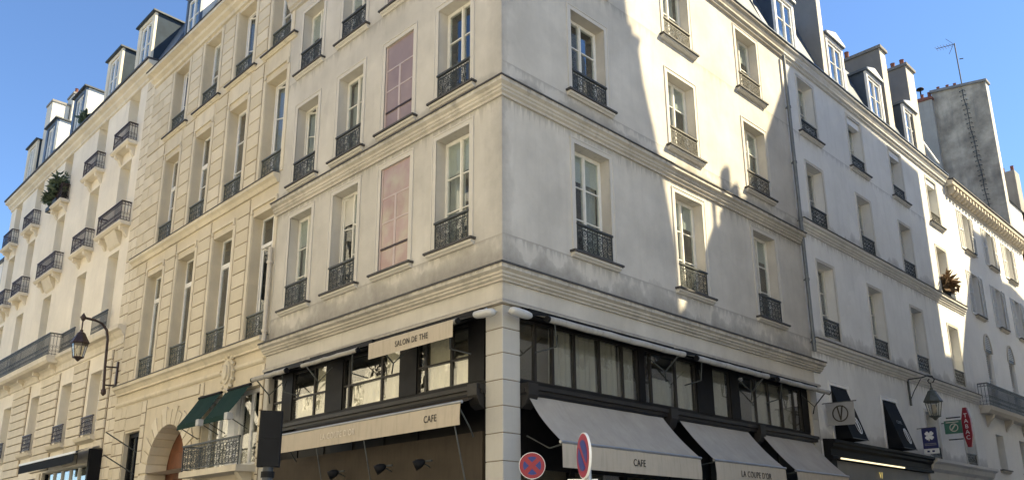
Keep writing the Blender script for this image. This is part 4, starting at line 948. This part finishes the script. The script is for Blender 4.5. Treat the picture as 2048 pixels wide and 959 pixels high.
# shopfronts below
sf = ob('shopfront', sweep([(.0, 4.5), (.36, 4.46), (.36, 4.38), (.29, 4.34), (.29, 4.27), (.2, 4.21), (.2, 4.03), (.26, 4.0), (.26, 3.92), (.0, 3.92)], [(12.6, -.01), (20.2, -.01)]).box(12.6, 12.95, -.2, -.02, .14, 3.919), RB, mat='signal_black')
ob('shop_board', MB().box(13.0, 19.9, -.16, .0, 3.2, 3.9), sf, mat='shop_grey')
ob('light_strip', MB().box(13.05, 17.6, -.30, -.26, 3.93, 3.97), sf, mat='led_strip')
ob('joinery', MB().box(13.0, 13.1, .1, .2, .14, 3.2).box(19.3, 19.4, .1, .2, .14, 3.2).box(15.2, 15.3, .1, .2, .14, 3.2).box(17.3, 17.4, .1, .2, .14, 3.2), sf, mat='signal_black')
for a, c in ((13.1, 15.2), (15.3, 17.3), (17.4, 19.3)): ob('pane', pane_mesh(c - a, 3.06, 'glass_cafe'), sf, ((a + c) / 2, .15, 1.67))
lettering(sf, 'V/', .26, (15.9, -.20, 3.62), 'gold_glow', name='emblem'); lettering(sf, 'AUVI', .24, (15.75, -.20, 3.34), 'letter_pale')
sf2 = ob('shop_cornice', sweep([(-.02, 4.46), (.42, 4.42), (.42, 4.32), (.3, 4.26), (.25, 4.1), (.12, 4.0), (.12, 3.6), (-.02, 3.55)], [(20.25, 0), (26.8, 0)]), RB, mat='trim_right')
ob('pane', pane_mesh(5.5, 3.3, 'glass_cafe'), sf2, (23.4, .15, 1.8))
# black wedge awnings standing in the first-floor windows
def ring_v(par, x, y, z, r, mat, rot, nm='emblem', fat=.035):
    b = MB(); b.ring(0, 0, r, fat, -.004, .004, 28); 
    b.prism_y([(-.42 * r, .95 * r), (-.42 * r + fat * 1.3, .95 * r), (fat * .5, -.8 * r), (-fat * .5, -.8 * r)][::-1], -.005, .005); b.prism_y([(.42 * r, .95 * r), (.42 * r - fat * 1.3, .95 * r), (-fat * .5, -.8 * r), (fat * .5, -.8 * r)], -.0055, .0045)
    return ob(nm, b, par, (x, y, z), rot=rot, mat=mat)
for c, lab in ((14.03, 'black wedge awning with a white oval emblem, behind the grey hanging flag'), (17.75, 'black wedge awning with a white oval emblem, midway to the wall lantern')):
    t = thing('wedge_awning', lab, 'awning', group='black wedge awnings')
    x0, x1 = c - .54, c + .54
    ob('fabric', MB().add([(x0, .0, 6.13), (x1, .0, 6.13), (x1, -.5, 4.55), (x0, -.5, 4.55), (x0, .0, 4.55), (x1, .0, 4.55)], [(0, 3, 2, 1), (0, 4, 3), (1, 2, 5), (3, 4, 5, 2)]), t, mat='awning_black')
    tl = math.atan2(.5, 1.58)
    e = ring_v(t, c + .18, -.385, 4.98, .27, 'letter_white', (-tl, 0, 0)); e.scale = (.62, 1, 1)
    if c > 15: lettering(t, 'CAFE', .16, (c, -.25, 5.42), 'sign_grey', rot=(pi / 2 - tl, 0, 0))
    ob('frame', MB().tube([(x0, -.5, 4.55), (x1, -.5, 4.55)], .015, 6), t, mat='iron')

# ================================================================== far-right building
SB = thing('shuttered_building', 'white building with louvred shutters and bracketed cornice at the far right', 'building')
Q0, Q1 = 27.0, 38.3
sc_ = [29.15, 32.4, 35.4]
holes = [(c - .5, c + .5, z, z + h, .3) for c in sc_ for z, h in ((11.15, 2.0), (14.15, 1.85), (4.5, 1.5))] + [(c + .35 - .43, c + .35 + .43, 7.25, 9.62, .2) for c in sc_]
ob('wall', wall_mesh(Q0 + .002, Q1, 0, 16.9, holes, .3), SB, mat='plaster_far_right')
ob('interior', room_mesh(Q0 + .05, Q1 - .02, .1, 16.9, .31, 1.4, (7, 10.6, 13.7)), SB, mat='interior')
def louvre(w_, h, mat='shutter_grey'):
    def build():
        b = MB(); b.box(-w_ / 2, -w_ / 2 + .05, 0, .04, 0, h); b.box(w_ / 2 - .05, w_ / 2, 0, .04, 0, h); b.box(-w_ / 2 + .05, w_ / 2 - .05, 0, .04, 0, .07); b.box(-w_ / 2 + .05, w_ / 2 - .05, 0, .04, h - .06, h); b.box(-w_ / 2 + .05, w_ / 2 - .05, 0, .04, h * .5 - .03, h * .5 + .03)
        n = int(h / .085)
        for k in range(n):
            z = .08 + (h - .15) * k / n; b.quad((-w_ / 2 + .05, .005, z), (w_ / 2 - .05, .005, z), (w_ / 2 - .05, .035, z + .06), (-w_ / 2 + .05, .035, z + .06))
        return b.mesh('shutter', mat)
    return cached(('louv', w_, h), build)
for c in sc_:
    for z, h in ((11.15, 2.0), (14.15, 1.85)):
        o = window(SB, c, z, 1.0, h, rows=3, dep=.25, frame='frame_white', sill='trim_far_right', sw=.2, sillz=-.11)
        for sx in (-1, 1): ob('shutter', louvre(.5, h), o, (sx * .77, -.31 - .012 * sx, 0), sx * .06)
    window(SB, c, 4.5, 1.0, 1.5, rows=2, dep=.25, sill='trim_far_right', sw=.2)
    # arched louvred door
    x = c + .35
    d = ob('arched_shutter', louvre(.86, 2.35), SB, (x, .1, 7.25)); 
    b = MB(); b.prism_y([(.43 * cos(pi * k / 12), 2.37 + .75 * sin(pi * k / 12)) for k in range(13)], -.118, -.102); ob('fan_panel', b, d, mat='iron')
    g = MB()
    for k in range(1, 8):
        zz = 2.42 + k * .085; hw = .38 * math.sqrt(max(0, 1 - ((zz - 2.37) / .75) ** 2))
        if hw > .06: g.box(-hw, -.03, -.132, -.119, zz, zz + .04); g.box(.03, hw, -.132, -.119, zz, zz + .04)
    ob('fan_slat', g, d, mat='shutter_grey')
    # arch moulding on the wall
    m_ = MB(); P0 = [(.45 * cos(pi * k / 14), .77 * sin(pi * k / 14)) for k in range(15)]; P1 = [(.53 * cos(pi * k / 14), .85 * sin(pi * k / 14)) for k in range(15)]
    for k in range(14): m_.prism_y([P0[k], P1[k], P1[k + 1], P0[k + 1]][::-1], -.15, -.101)
    ob('arch_moulding', m_, d, (0, 0, 2.37), mat='trim_far_right')
SS = lambda prof, name='cornice', mat='trim_far_right', s0=Q0 + .05, s1=Q1: ob(name, sweep(prof, [(s0, 0), (s1, 0)]), SB, mat=mat)
rcn = SS([(-.02, 16.3), (.04, 16.32), (.06, 16.42), (.06, 16.72), (.36, 16.78), (.38, 16.95), (-.02, 17.02)], 'roof_cornice')
for k in range(27): ob('modillion', cached('modil', lambda: MB().prism_x([(0, .0), (-.1, 0), (-.27, .14), (-.27, .31), (0, .31)], -.085, .085).mesh('modillion', 'trim_far_right')), rcn, (Q0 + .35 + k * .41, -.06, 16.42))
SS([(-.05, 17.07), (.42, 17.03), (.42, 16.955), (-.05, 17.025)], 'gutter', 'lead_edge')
SS([(-.02, 7.06), (.1, 7.04), (.1, 6.92), (-.02, 6.88)], 'string_course')
bb = ob('balcony', MB().prism_x([(0, 6.72), (-.3, 6.72), (-.42, 6.85), (-.44, 7.0), (0, 7.07)], Q0 + .12, 38.2), SB, mat='trim_far_right')
for k in range(4): ob('railing', bar_panel(2.7, .95, 'iron'), bb, (Q0 + 1.5 + 2.7 * k, -.4, 7.0))
ob('railing', bar_panel(.38, .95, 'iron'), bb, (Q0 + .16, -.22, 7.0), pi / 2)
for k in range(5): ob('console', cached('cons3', lambda: MB().prism_x([(0, 0), (-.32, 0), (-.28, -.15), (-.12, -.3), (0, -.5)], -.1, .1).mesh('console', 'trim_far_right')), bb, (Q0 + .8 + 2.5 * k, 0, 6.72))
ob('roof', MB().prism_x([(.05, 17.02), (1.2, 18.4), (5, 19.6), (9, 17.02)], Q0 + .13, Q1), SB, mat='zinc')
pw = ob('party_wall', MB().prism_x([(.3, 17.0), (.3, 26.75), (3.15, 27.2), (3.15, 17.0)], Q1 - .02, Q1 + .5), SB, mat='party_wall')
ob('party_wall', MB().prism_x([(3.1, 17.0), (3.1, 26.7), (5.2, 27.0), (9, 27.0), (9, 17.0)], Q1 - .3, Q1 + .5), SB, mat='party_wall_pale')
ob('wall_lit_face', MB().box(Q1 - .019, Q1 + .499, .282, .299, 17.0, 26.75), pw, mat='stack_white')  # pale strip on the wall's front face, sunlight painted in
ob('coping', MB().prism_x([(.2, 26.74), (.2, 26.88), (3.2, 27.36), (3.2, 27.2)], Q1 - .12, Q1 + .6), pw, mat='stack_grey'); ob('coping', MB().prism_x([(3.05, 26.7), (3.05, 26.85), (5.2, 27.15), (9, 27.15), (9, 27.0)], Q1 - .38, Q1 + .6), pw, mat='terracotta')
for y in (1.9, 2.3, 2.8): ob('chimney_pot', cached('potl', lambda: MB().lathe([(.09, 0), (.08, .25), (.1, .27)], 10).mesh('chimney_pot', 'terracotta')), pw, (Q1 + .2, y, 27.12 + (y - 1.9) * .16))
for y in (3.3, 3.7, 4.1): ob('chimney_pot', cached('pot', None), pw, (Q1 + .1, y, 26.9))
ob('cowl', MB().lathe([(.04, 0), (.04, .4), (.22, .42), (.2, .5), (.05, .55)], 10), pw, (Q1 + .1, 3.75, 27.3), mat='signal_black')
for k in range(26):
    f_ = k / 25; ob('rung', cached('rung', lambda: MB().tube([(0, -.13, .02), (-.16, -.13, 0), (-.16, .13, 0), (0, .13, .02)], .019, 4, smooth=False).mesh('rung', 'iron')), pw, (Q1 - .02, 1.5 - .35 * f_, 26.6 - 7.4 * f_))
ob('cable', MB().tube([(Q1 - .03, 1.5 - .35 * k / 12 + .03 * sin(k * 2), 26.8 - 7.6 * k / 12) for k in range(13)], .02, 5), pw, mat='iron')
# antenna
t = thing('antenna', 'rooftop television aerial on a thin mast above the grey party wall', 'antenna', (Q1 + .2, 1.52, 26.9))
ob('mast', MB().tube([(0, 0, 0), (-.02, .03, 3.0)], .035, 6), t, mat='iron'); ob('boom', MB().tube([(0, .0, 2.95), (-.1, 1.0, 3.05)], .02, 5), t, mat='iron')
for k in range(6): ob('element', MB().tube([(-.1 * (k / 6) - .3, .25 + .15 * k, 2.98 + .012 * k), (-.1 * (k / 6) + .3, .25 + .15 * k, 2.98 + .012 * k)], .011, 4), t, mat='iron')
ob('reflector', MB().tube([(0, .1, 3.0), (.0, .45, 3.5)], .014, 4).tube([(0, .1, 2.95), (0, .4, 2.45)], .014, 4).tube([(0, -.1, 1.9), (0, -.3, 1.85)], .03, 5), t, mat='iron')
# house past the party wall
EH = thing('end_house', 'cream house with a top balcony beyond the grey party wall at the right edge', 'building')
hh = [(c - .5, c + .5, z, z + 2.0, .3) for c in (40, 43, 46, 49) for z in (4.2, 7.4, 10.8, 14.0)]
ob('wall', wall_mesh(38.82, 56, 0, 17.4, hh, .3), EH, mat='opposite_wall'); ob('interior', room_mesh(38.85, 55.9, .1, 17.3, .31, 1.4), EH, mat='interior')
for c in (40, 43, 46, 49):
    for z in (4.2, 7.4, 10.8, 14.0): window(EH, c, z, 1.0, 2.0, rows=3)
cor = ob('roof_cornice', sweep([(-.02, 16.9), (.08, 16.95), (.4, 17.2), (.42, 17.38), (-.02, 17.45)], [(38.82, 0), (56, 0)]), EH, mat='trim_far_right')
for k in range(12): ob('modillion', CACHE['modil'], cor, (39.1 + k * .5, -.04, 16.88))
for k in range(5): ob('railing', bar_panel(2.6, 1.0, 'iron'), EH, (40.2 + 2.7 * k, -.3, 17.45))
ob('attic_wall', MB().box(38.82, 56, .9, 1.2, 17.4, 20.6), EH, mat='plaster_far_right'); ob('roof', MB().prism_x([(.8, 20.6), (3, 21.8), (8, 20.6)], 38.82, 56), EH, mat='slate')
ck = ob('chimney_stack', MB().box(44, 45, .9, 2.4, 20, 23.4), EH, mat='party_wall_pale')
for y in (1.1, 1.6, 2.1): ob('chimney_pot', cached('pot', None), ck, (44.5, y, 23.4))

# ================================================================== signs and lamps on the facades
def lantern(par, x, y, z, mat, s=1.0):
    """hexagonal street lantern hung at (x, y, z) = top of its crown"""
    k = 6
    ob('roof', MB().lathe([(.02, 0), (.06, -.03), (.05, -.08), (.13, -.13), (.16, -.2), (.3, -.46), (.31, -.5), (.27, -.52)], k, smooth=False), par, (x, y, z), mat=mat)
    fr = MB()
    for j in range(k):
        a = 2 * pi * j / k; fr.tube([(.26 * cos(a), .26 * sin(a), -.52), (.17 * cos(a), .17 * sin(a), -.98)], .014, 4, smooth=False)
    fr.lathe([(.0, -1.1), (.03, -1.12), (.1, -1.04), (.19, -1.0), (.19, -.97), (.0, -.97)], k, smooth=False)
    ob('cage', fr, par, (x, y, z), mat=mat)
    for j in range(k):
        a, c = 2 * pi * j / k + .06, 2 * pi * (j + 1) / k - .06
        ob('pane', MB().quad((.25 * cos(a), .25 * sin(a), -.53), (.25 * cos(c), .25 * sin(c), -.53), (.165 * cos(c), .165 * sin(c), -.97), (.165 * cos(a), .165 * sin(a), -.97)), par, (x, y, z), mat='glass_lamp')
    ob('globe', MB().lathe([(.02, -.9), (.07, -.85), (.09, -.75), (.06, -.62), (.02, -.58)], 10), par, (x, y, z), mat='letter_pale')
t = thing('wall_lantern', 'old hexagonal street lantern on a scrolled bracket, right-hand street', 'street lamp', (19.6, 0, 0))
ob('wall_bar', MB().box(-.03, .03, -.06, -.0, 6.2, 7.2), t, mat='iron')
ob('bracket', MB().tube([(0, -.04, 7.12), (0, -.5, 7.12), (0, -.7, 7.16), (0, -.84, 7.12), (0, -.9, 7.0), (0, -.84, 6.9), (0, -.72, 6.9), (0, -.68, 6.98), (0, -.74, 7.04)], .022, 6).tube([(0, -.04, 6.4), (0, -.2, 6.7), (0, -.46, 7.08)], .016, 6).tube([(0, -.76, 6.9), (0, -.76, 6.72)], .02, 6), t, mat='iron')
lantern(t, 0, -.76, 6.74, 'iron_green')
t = thing('wall_lantern', 'brown hexagonal street lantern on a curved pole bracket, left-hand street', 'street lamp', (0, 19.48, 0), LEFT)
ob('wall_bar', MB().box(-.04, .04, -.08, .0, 6.95, 7.95), t, mat='iron_brown')
ob('bracket', MB().tube([(0, -.42, 6.85), (0, -.47, 7.7), (0, -.5, 8.7), (0, -.56, 9.0), (0, -.75, 9.22), (0, -1.0, 9.3), (0, -1.36, 9.32)], .045, 8).tube([(0, 0, 7.75), (0, -.48, 7.72)], .03, 6).tube([(0, 0, 7.1), (0, -.44, 7.08)], .03, 6).lathe([(.02, 6.7), (.09, 6.78), (.09, 6.9), (.05, 6.95)], 8, (0, -.42, 0)), t, mat='iron_brown')
ob('finial', MB().lathe([(.0, -.16), (.05, -.1), (.11, 0), (.05, .1), (.0, .18)], 8), t, (0, -1.38, 9.32), mat='iron_brown'); ob('hanger', MB().tube([(0, -1.38, 9.25), (0, -1.38, 8.86)], .025, 6), t, mat='iron_brown')
lantern(t, 0, -1.38, 8.9, 'iron_brown')
# the perpendicular signs: local x runs out from the wall, faces look back along the street (-x world)
PERP = -pi / 2
def perp(name, label, s_, cat='sign'): return thing(name, label, cat, (s_, 0, 0), PERP)     # local x -> -y world (out), local y -> +x world (away)
t = perp('hanging_flag', 'grey hanging flag with a black ring and V emblem, at the café end', 12.82)
ob('cloth', sheet((.1, -.012, 5.5), (.93, -.012, 5.48), (.92, -.012, 4.83), (.12, -.012, 4.86), 8, 5, .012, 3), t, mat='sign_grey'); ob('pole', MB().tube([(0, 0, 5.51), (1.0, 0, 5.49)], .016, 6), t, mat='iron')
ring_v(t, .52, -.035, 5.17, .235, 'letter_dark', (0, 0, 0), fat=.034)
t = perp('lottery_sign', 'dark blue projecting sign with a white four-leaf clover', 19.9)
ob('panel', MB().box(.15, .63, -.03, .03, 4.72, 5.42), t, mat='sign_navy'); ob('footer', MB().box(.15, .63, -.03, .03, 4.55, 4.719), t, mat='sign_white'); ob('pole', MB().tube([(0, 0, 5.43), (.62, 0, 5.43)], .014, 6), t, mat='iron')
for k in range(4):
    a = pi / 4 + k * pi / 2; ob('clover_leaf', cached('clov', lambda: MB().prism_y([(.0, 0), (.05, .045), (.1, .05), (.125, .02), (.11, 0), (.125, -.02), (.1, -.05), (.05, -.045)], -.004, .004).mesh('clover_leaf', 'letter_white')), t, (.39, -.036, 5.16), rot=(0, a, 0)).scale = (1.35, 1, 1.35)
ob('clover_stem', MB().prism_y([(.385, 5.14), (.405, 5.14), (.375, 4.98), (.345, 4.98)], -.038, -.031), t, mat='letter_white')
for z in (4.88, 4.83): ob('text_line', MB().box(.2, .58, -.034, -.031, z, z + .018), t, mat='sign_grey')
for x in (.26, .42): ob('footer_mark', MB().box(x, x + .08, -.035, -.031, 4.6, 4.66), t, mat='sign_navy')
t = perp('transit_sign', 'green projecting sign with a pale ring, left of the red tobacconist sign', 22.4)
ob('panel', MB().box(.1, .68, -.04, .04, 5.45, 5.92), t, mat='sign_green'); ob('emblem', MB().ring(.42, 5.66, .15, .03, -.048, -.042, 24).prism_y([(.32, 5.6), (.36, 5.58), (.5, 5.75), (.46, 5.77)], -.047, -.041), t, mat='letter_pale'); ob('pole', MB().tube([(0, 0, 5.85), (.1, 0, 5.85)], .02, 6), t, mat='iron')
ob('text_line', MB().box(.16, .6, -.045, -.041, 5.84, 5.87), t, mat='letter_pale')
t = perp('tobacco_sign', 'tall red lozenge sign lettered TABAC', 22.97)
ob('panel', MB().prism_y([(.63, 6.42), (.75, 6.42), (.84, 6.0), (.84, 5.4), (.75, 4.98), (.63, 4.98), (.54, 5.4), (.54, 6.0)][::-1], -.07, .07), t, mat='sign_red')
for k, ch_ in enumerate('TABAC'): lettering(t, ch_, .21, (.69, -.074, 6.12 - .2 * k), 'letter_white')
ob('pole', MB().tube([(0, 0, 6.1), (.5, 0, 6.1)], .025, 6).tube([(0, 0, 5.3), (.5, 0, 5.3)], .025, 6), t, mat='iron')

# ================================================================== street furniture in front
def road_sign(label, loc, r, yaw, cross, panel=False):
    x, y, z = loc; t = thing('road_sign', label, 'road sign', (x, y, 0), yaw, 'round parking signs')
    ob('pole', MB().tube([(0, .05, .0), (0, .05, z + r * .6)], .03, 8), t, mat='steel')
    ob('plate', MB().disc(0, z, r, .0, .022), t, mat='sign_white')
    ob('red_face', MB().disc(0, z, r * .955, -.004, -.001), t, mat='sign_red')
    w_ = r * (.17 if cross else .12); q = r * .68
    if cross:     # blue quarters left between the arms of the red cross
        for k in range(4):
            a = k * pi / 2; pts = []
            s0 = math.asin(w_ / q)
            for j in range(9):
                th = a - pi / 4 + s0 + (pi / 2 - 2 * s0) * j / 8; pts.append((q * cos(th), q * sin(th)))
            d = w_ * math.sqrt(2); pts.append((d * cos(a), d * sin(a)))
            ob('blue_field', MB().prism_y(pts, -.0075, -.0045), t, (0, 0, z), mat='sign_blue')
    else:
        for a in (pi / 4, 5 * pi / 4):
            s0 = math.asin(w_ / q); pts = [(q * cos(a - pi / 2 + s0 + (pi - 2 * s0) * j / 14), q * sin(a - pi / 2 + s0 + (pi - 2 * s0) * j / 14)) for j in range(15)]
            ob('blue_field', MB().prism_y(pts, -.0075, -.0045), t, (0, 0, z), mat='sign_blue')
    if panel: ob('lower_panel', MB().box(-.17, .17, .0, .02, z - r - .4, z - r - .012), t, mat='sign_white')
    return t
vd = math.atan2(FW.y, FW.x) - pi / 2
road_sign('round no-stopping sign with a red cross on blue, beside the stone pillar', (-.25, -.96, 2.9), .222, vd, True)
road_sign('tall narrow-looking no-parking sign turned sideways, in front of the CAFE awning', (-4.07, -5.36, 2.46), .225, vd - radians(78.5), False)
t = thing('sign_panel', 'white plate edge at the bottom of the picture, below the no-parking sign', 'sign', (-4.05, -5.33, 0), vd)
ob('plate', MB().box(-.15, .15, -.01, .01, 1.85, 2.235), t, mat='sign_white')
ob('pole', MB().tube([(0, .05, 0), (0, .05, 2.2)], .03, 8), t, mat='steel')
t = thing('traffic_signal', 'back of a black traffic signal on a pole before the left café windows', 'traffic light', (-6.1, -2.85, 0), radians(-31))
b = MB()
prof = [(-.115, -.01), (-.105, -.025), (.105, -.025), (.115, -.01), (.115, .14), (-.115, .14)]
b.prism_z(prof, 2.41, 2.98); ob('housing', b, t, mat='signal_black')
ob('pole', MB().tube([(0, .06, 0), (0, .06, 2.42)], .055, 12), t, mat='signal_pole')
for z in (2.56, 2.83): ob('visor', MB().tube([(0, .14, z), (0, .26, z)], .085, 12), t, mat='signal_black')
ob('back_seam', MB().box(-.1, .1, -.029, -.026, 2.69, 2.70), t, mat='signal_black')
ob('clamp', MB().tube([(0, .06, 2.3), (0, .06, 2.36)], .07, 12), t, mat='signal_black')

# ================================================================== plants
def plant(name, label, loc, rz, n, rx, ry, rz_, mat, seed, leaf=.13, droop=0.0, stems=9, upright=.3):
    rnd = random.Random(seed); t = thing(name, label, 'plant', loc, rz)
    ob('pot', MB().box(-.28, .28, -.11, .11, 0, .2), t, mat='slate')
    st = MB(); lf = MB(); tips = []
    for k in range(stems):
        a = rnd.uniform(0, 2 * pi); r = rnd.uniform(.3, 1); tip = Vector((rx * r * cos(a), ry * r * sin(a), .24 + rz_ * rnd.uniform(.5, 1.0))); mid = tip * .5 + Vector((0, 0, .15))
        st.tube([(tip.x * .1, 0, .2), mid, tip], [.02, .014, .006], 5); tips.append((mid, tip))
    for k in range(n):
        mid, tip = rnd.choice(tips); f_ = rnd.random() ** .7; c = mid.lerp(tip, f_) + Vector((rnd.gauss(0, rx * .22), rnd.gauss(0, ry * .22), rnd.gauss(0, rz_ * .17)))
        d = Vector((rnd.gauss(0, 1), rnd.gauss(0, 1), rnd.gauss(upright, .7) - droop)).normalized(); s_ = d.cross(Vector((rnd.gauss(0, 1), rnd.gauss(0, 1), rnd.gauss(0, 1)))).normalized()
        L_ = leaf * rnd.uniform(.6, 1.4); W_ = L_ * .16
        lf.add([c - s_ * W_ * .4, c + d * L_ * .5 - s_ * W_, c + d * L_, c + d * L_ * .5 + s_ * W_], [(0, 1, 2, 3)])
    ob('stem', st, t, mat='stem'); ob('foliage', lf, t, mat=mat)
plant('balcony_shrub', 'bushy green shrub filling a top balcony of the far-left building', (-.28, 29.3, 16.9), LEFT, 800, .52, .26, .95, 'leaf', 3, .30, stems=14)
plant('balcony_shrub', 'hanging green foliage beside that bush on the same balcony', (-.3, 30.1, 16.75), LEFT, 520, .45, .25, .65, 'leaf', 5, .28, stems=12)
plant('gutter_plant', 'small spiky plant in the gutter between two far-left dormers', (-.1, 27.35, 19.9), LEFT, 160, .3, .2, .55, 'leaf', 9, .34, stems=6, upright=1.2)
plant('dry_palm', 'dry orange-brown potted plant on a sunlit window ledge', (25.3, -.1, 11.2), 0, 220, .5, .22, .62, 'leaf_dry', 11, .40, droop=.35, stems=16)

# ================================================================== buildings across the two streets (behind the viewer; they shade the right facade and light the left)
W0 = -8.6; KX = -W0 * math.tan(SUN_AZ); KZ = -W0 / cos(SUN_AZ) * math.tan(SUN_EL)
def opp(label, prof, depth, ws=(), y=W0):
    t = thing('opposite_building', label, 'building')
    ob('wall', MB().prism_y([(x + KX, max(0, z + KZ) if z > -50 else 0) for x, z in prof], y - depth, y), t, mat='opposite_wall')
    for x, z in ws:
        o = ob('window', cached('oppw', lambda: MB().box(-.55, .55, -.02, .012, 0, 2.1).mesh('window', 'frame_white')), t, (x, y, z), pi); 
        for sx in (-.26, .26): ob('pane', cached('oppp', lambda: MB().box(-.22, .22, .013, .02, .1, 2.0).mesh('pane', 'interior')), t, (x + sx, y, z))
    return t
G = -99
def flank(t, x, ys, zs):
    for y in ys:
        for z in zs:
            ob('window', CACHE['oppw'], t, (x, y, z), pi / 2)
            for q in (-.26, .26): ob('pane', CACHE['oppp'], t, (x, y + q, z), -pi / 2)
tb = opp('tall building across the right-hand street whose shadow covers the café corner', [(-1.6, G), (5.9, G), (5.85, 8.6), (5.65, 9.6), (5.25, 11.4), (4.9, 12.6), (4.76, 13.5), (4.88, 13.88), (4.4, 13.9), (4.3, 14.8), (4.0, 17.5), (-1.6, 17.5)], 9,
    [(x, z) for x in (7.6, 9.9, 12.2) for z in (5, 8.5, 12, 15.5, 19)])
flank(tb, KX - 1.6, (W0 - 1.8, W0 - 4.4, W0 - 7.0), (5, 8.5, 12, 15.5, 19, 22.5))
ob('cornice', MB().box(KX - 1.85, KX + 4.3, W0 - 9.2, W0 + .25, 25.6, 25.9), tb, mat='trim_corner'); ob('string_course', MB().box(KX - 1.7, KX + 5.8, W0 - 9.05, W0 + .1, 11.3, 11.5), tb, mat='trim_corner')
t = opp('low roofed house across the right-hand street with chimney pots', [(5.9, G), (13.2, G), (13.2, 9.3), (9.3, 9.7), (7.7, 9.7), (7.3, 7.3), (5.9, 7.0)], 5, [(x, z) for x in (12.6, 15, 17.4) for z in (4.5, 8, 11.5)])
for s_, z0, z1, r_ in ((7.2, 9.5, 10.4, .07), (8.0, 9.6, 10.9, .09), (8.35, 9.6, 10.5, .09), (8.7, 9.6, 11.75, .22), (9.15, 9.6, 11.4, .2), (9.5, 9.6, 11.1, .14)):
    ob('chimney_pot', MB().tube([(s_ + KX, W0 - .3, z0 + KZ - .6), (s_ + KX, W0 - .3, z1 + KZ)], r_, 8), t, mat='terracotta')
opp('flat-eaved building across the right-hand street opposite the white facade', [(13.25, G), (23.95, G), (23.95, 16.45), (18.0, 16.7), (13.25, 16.95)], 4.3, [(x, z) for x in (20.5, 23, 25.5, 28) for z in (5, 8.5, 12, 15.5)])
opp('low shop row across the right-hand street', [(24.0, G), (28.0, G), (28.0, 8.8), (24.0, 8.7)], 6)
opp('farther building across the right-hand street opposite the shutters', [(28.05, G), (46, G), (46, 12.2), (35, 13.9), (33.6, 13.8), (33.4, 14.6), (32.4, 14.5), (32.2, 15.6), (30.2, 15.6), (29.9, 12.6), (28.05, 8.9)], 6)
t = thing('sunlit_building', 'sunlit cream building across the left-hand street, mirrored in the café windows', 'building', (-13.0, 0, 0), pi / 2)
hp = [(x - .55, x + .55, z, z + 2.2, .25) for x in [-30.6 + 2.6 * k for k in range(27)] for z in (5.2, 8.6, 12.0, 15.2)]
ob('wall', wall_mesh(-32, 42, 0, 18.5, hp, .25), t, mat='opposite_wall'); ob('interior', room_mesh(-32, 42, .1, 18.4, .26, 1.2), t, mat='interior')  # stretch behind the viewer is unseen, added to bounce more sunlight
for x in [-30.6 + 2.6 * k for k in range(27)]:
    for z in (5.2, 8.6, 12.0, 15.2): ob('window', cached('pw', lambda: casement(1.1, 2.2, 3, 'frame_white')[0]), t, (x, .2, z))
ob('cornice', sweep([(-.02, 18.2), (.3, 18.4), (.35, 18.6), (-.02, 18.7)], [(-32, 0), (42, 0)]), t, mat='trim_corner'); ob('cornice', sweep([(-.02, 4.6), (.15, 4.65), (.15, 4.8), (-.02, 4.85)], [(-32, 0), (42, 0)]), t, mat='trim_corner')
ob('roof', MB().prism_x([(.1, 18.7), (1.3, 21.5), (8, 18.7)], -32, 42), t, mat='zinc')
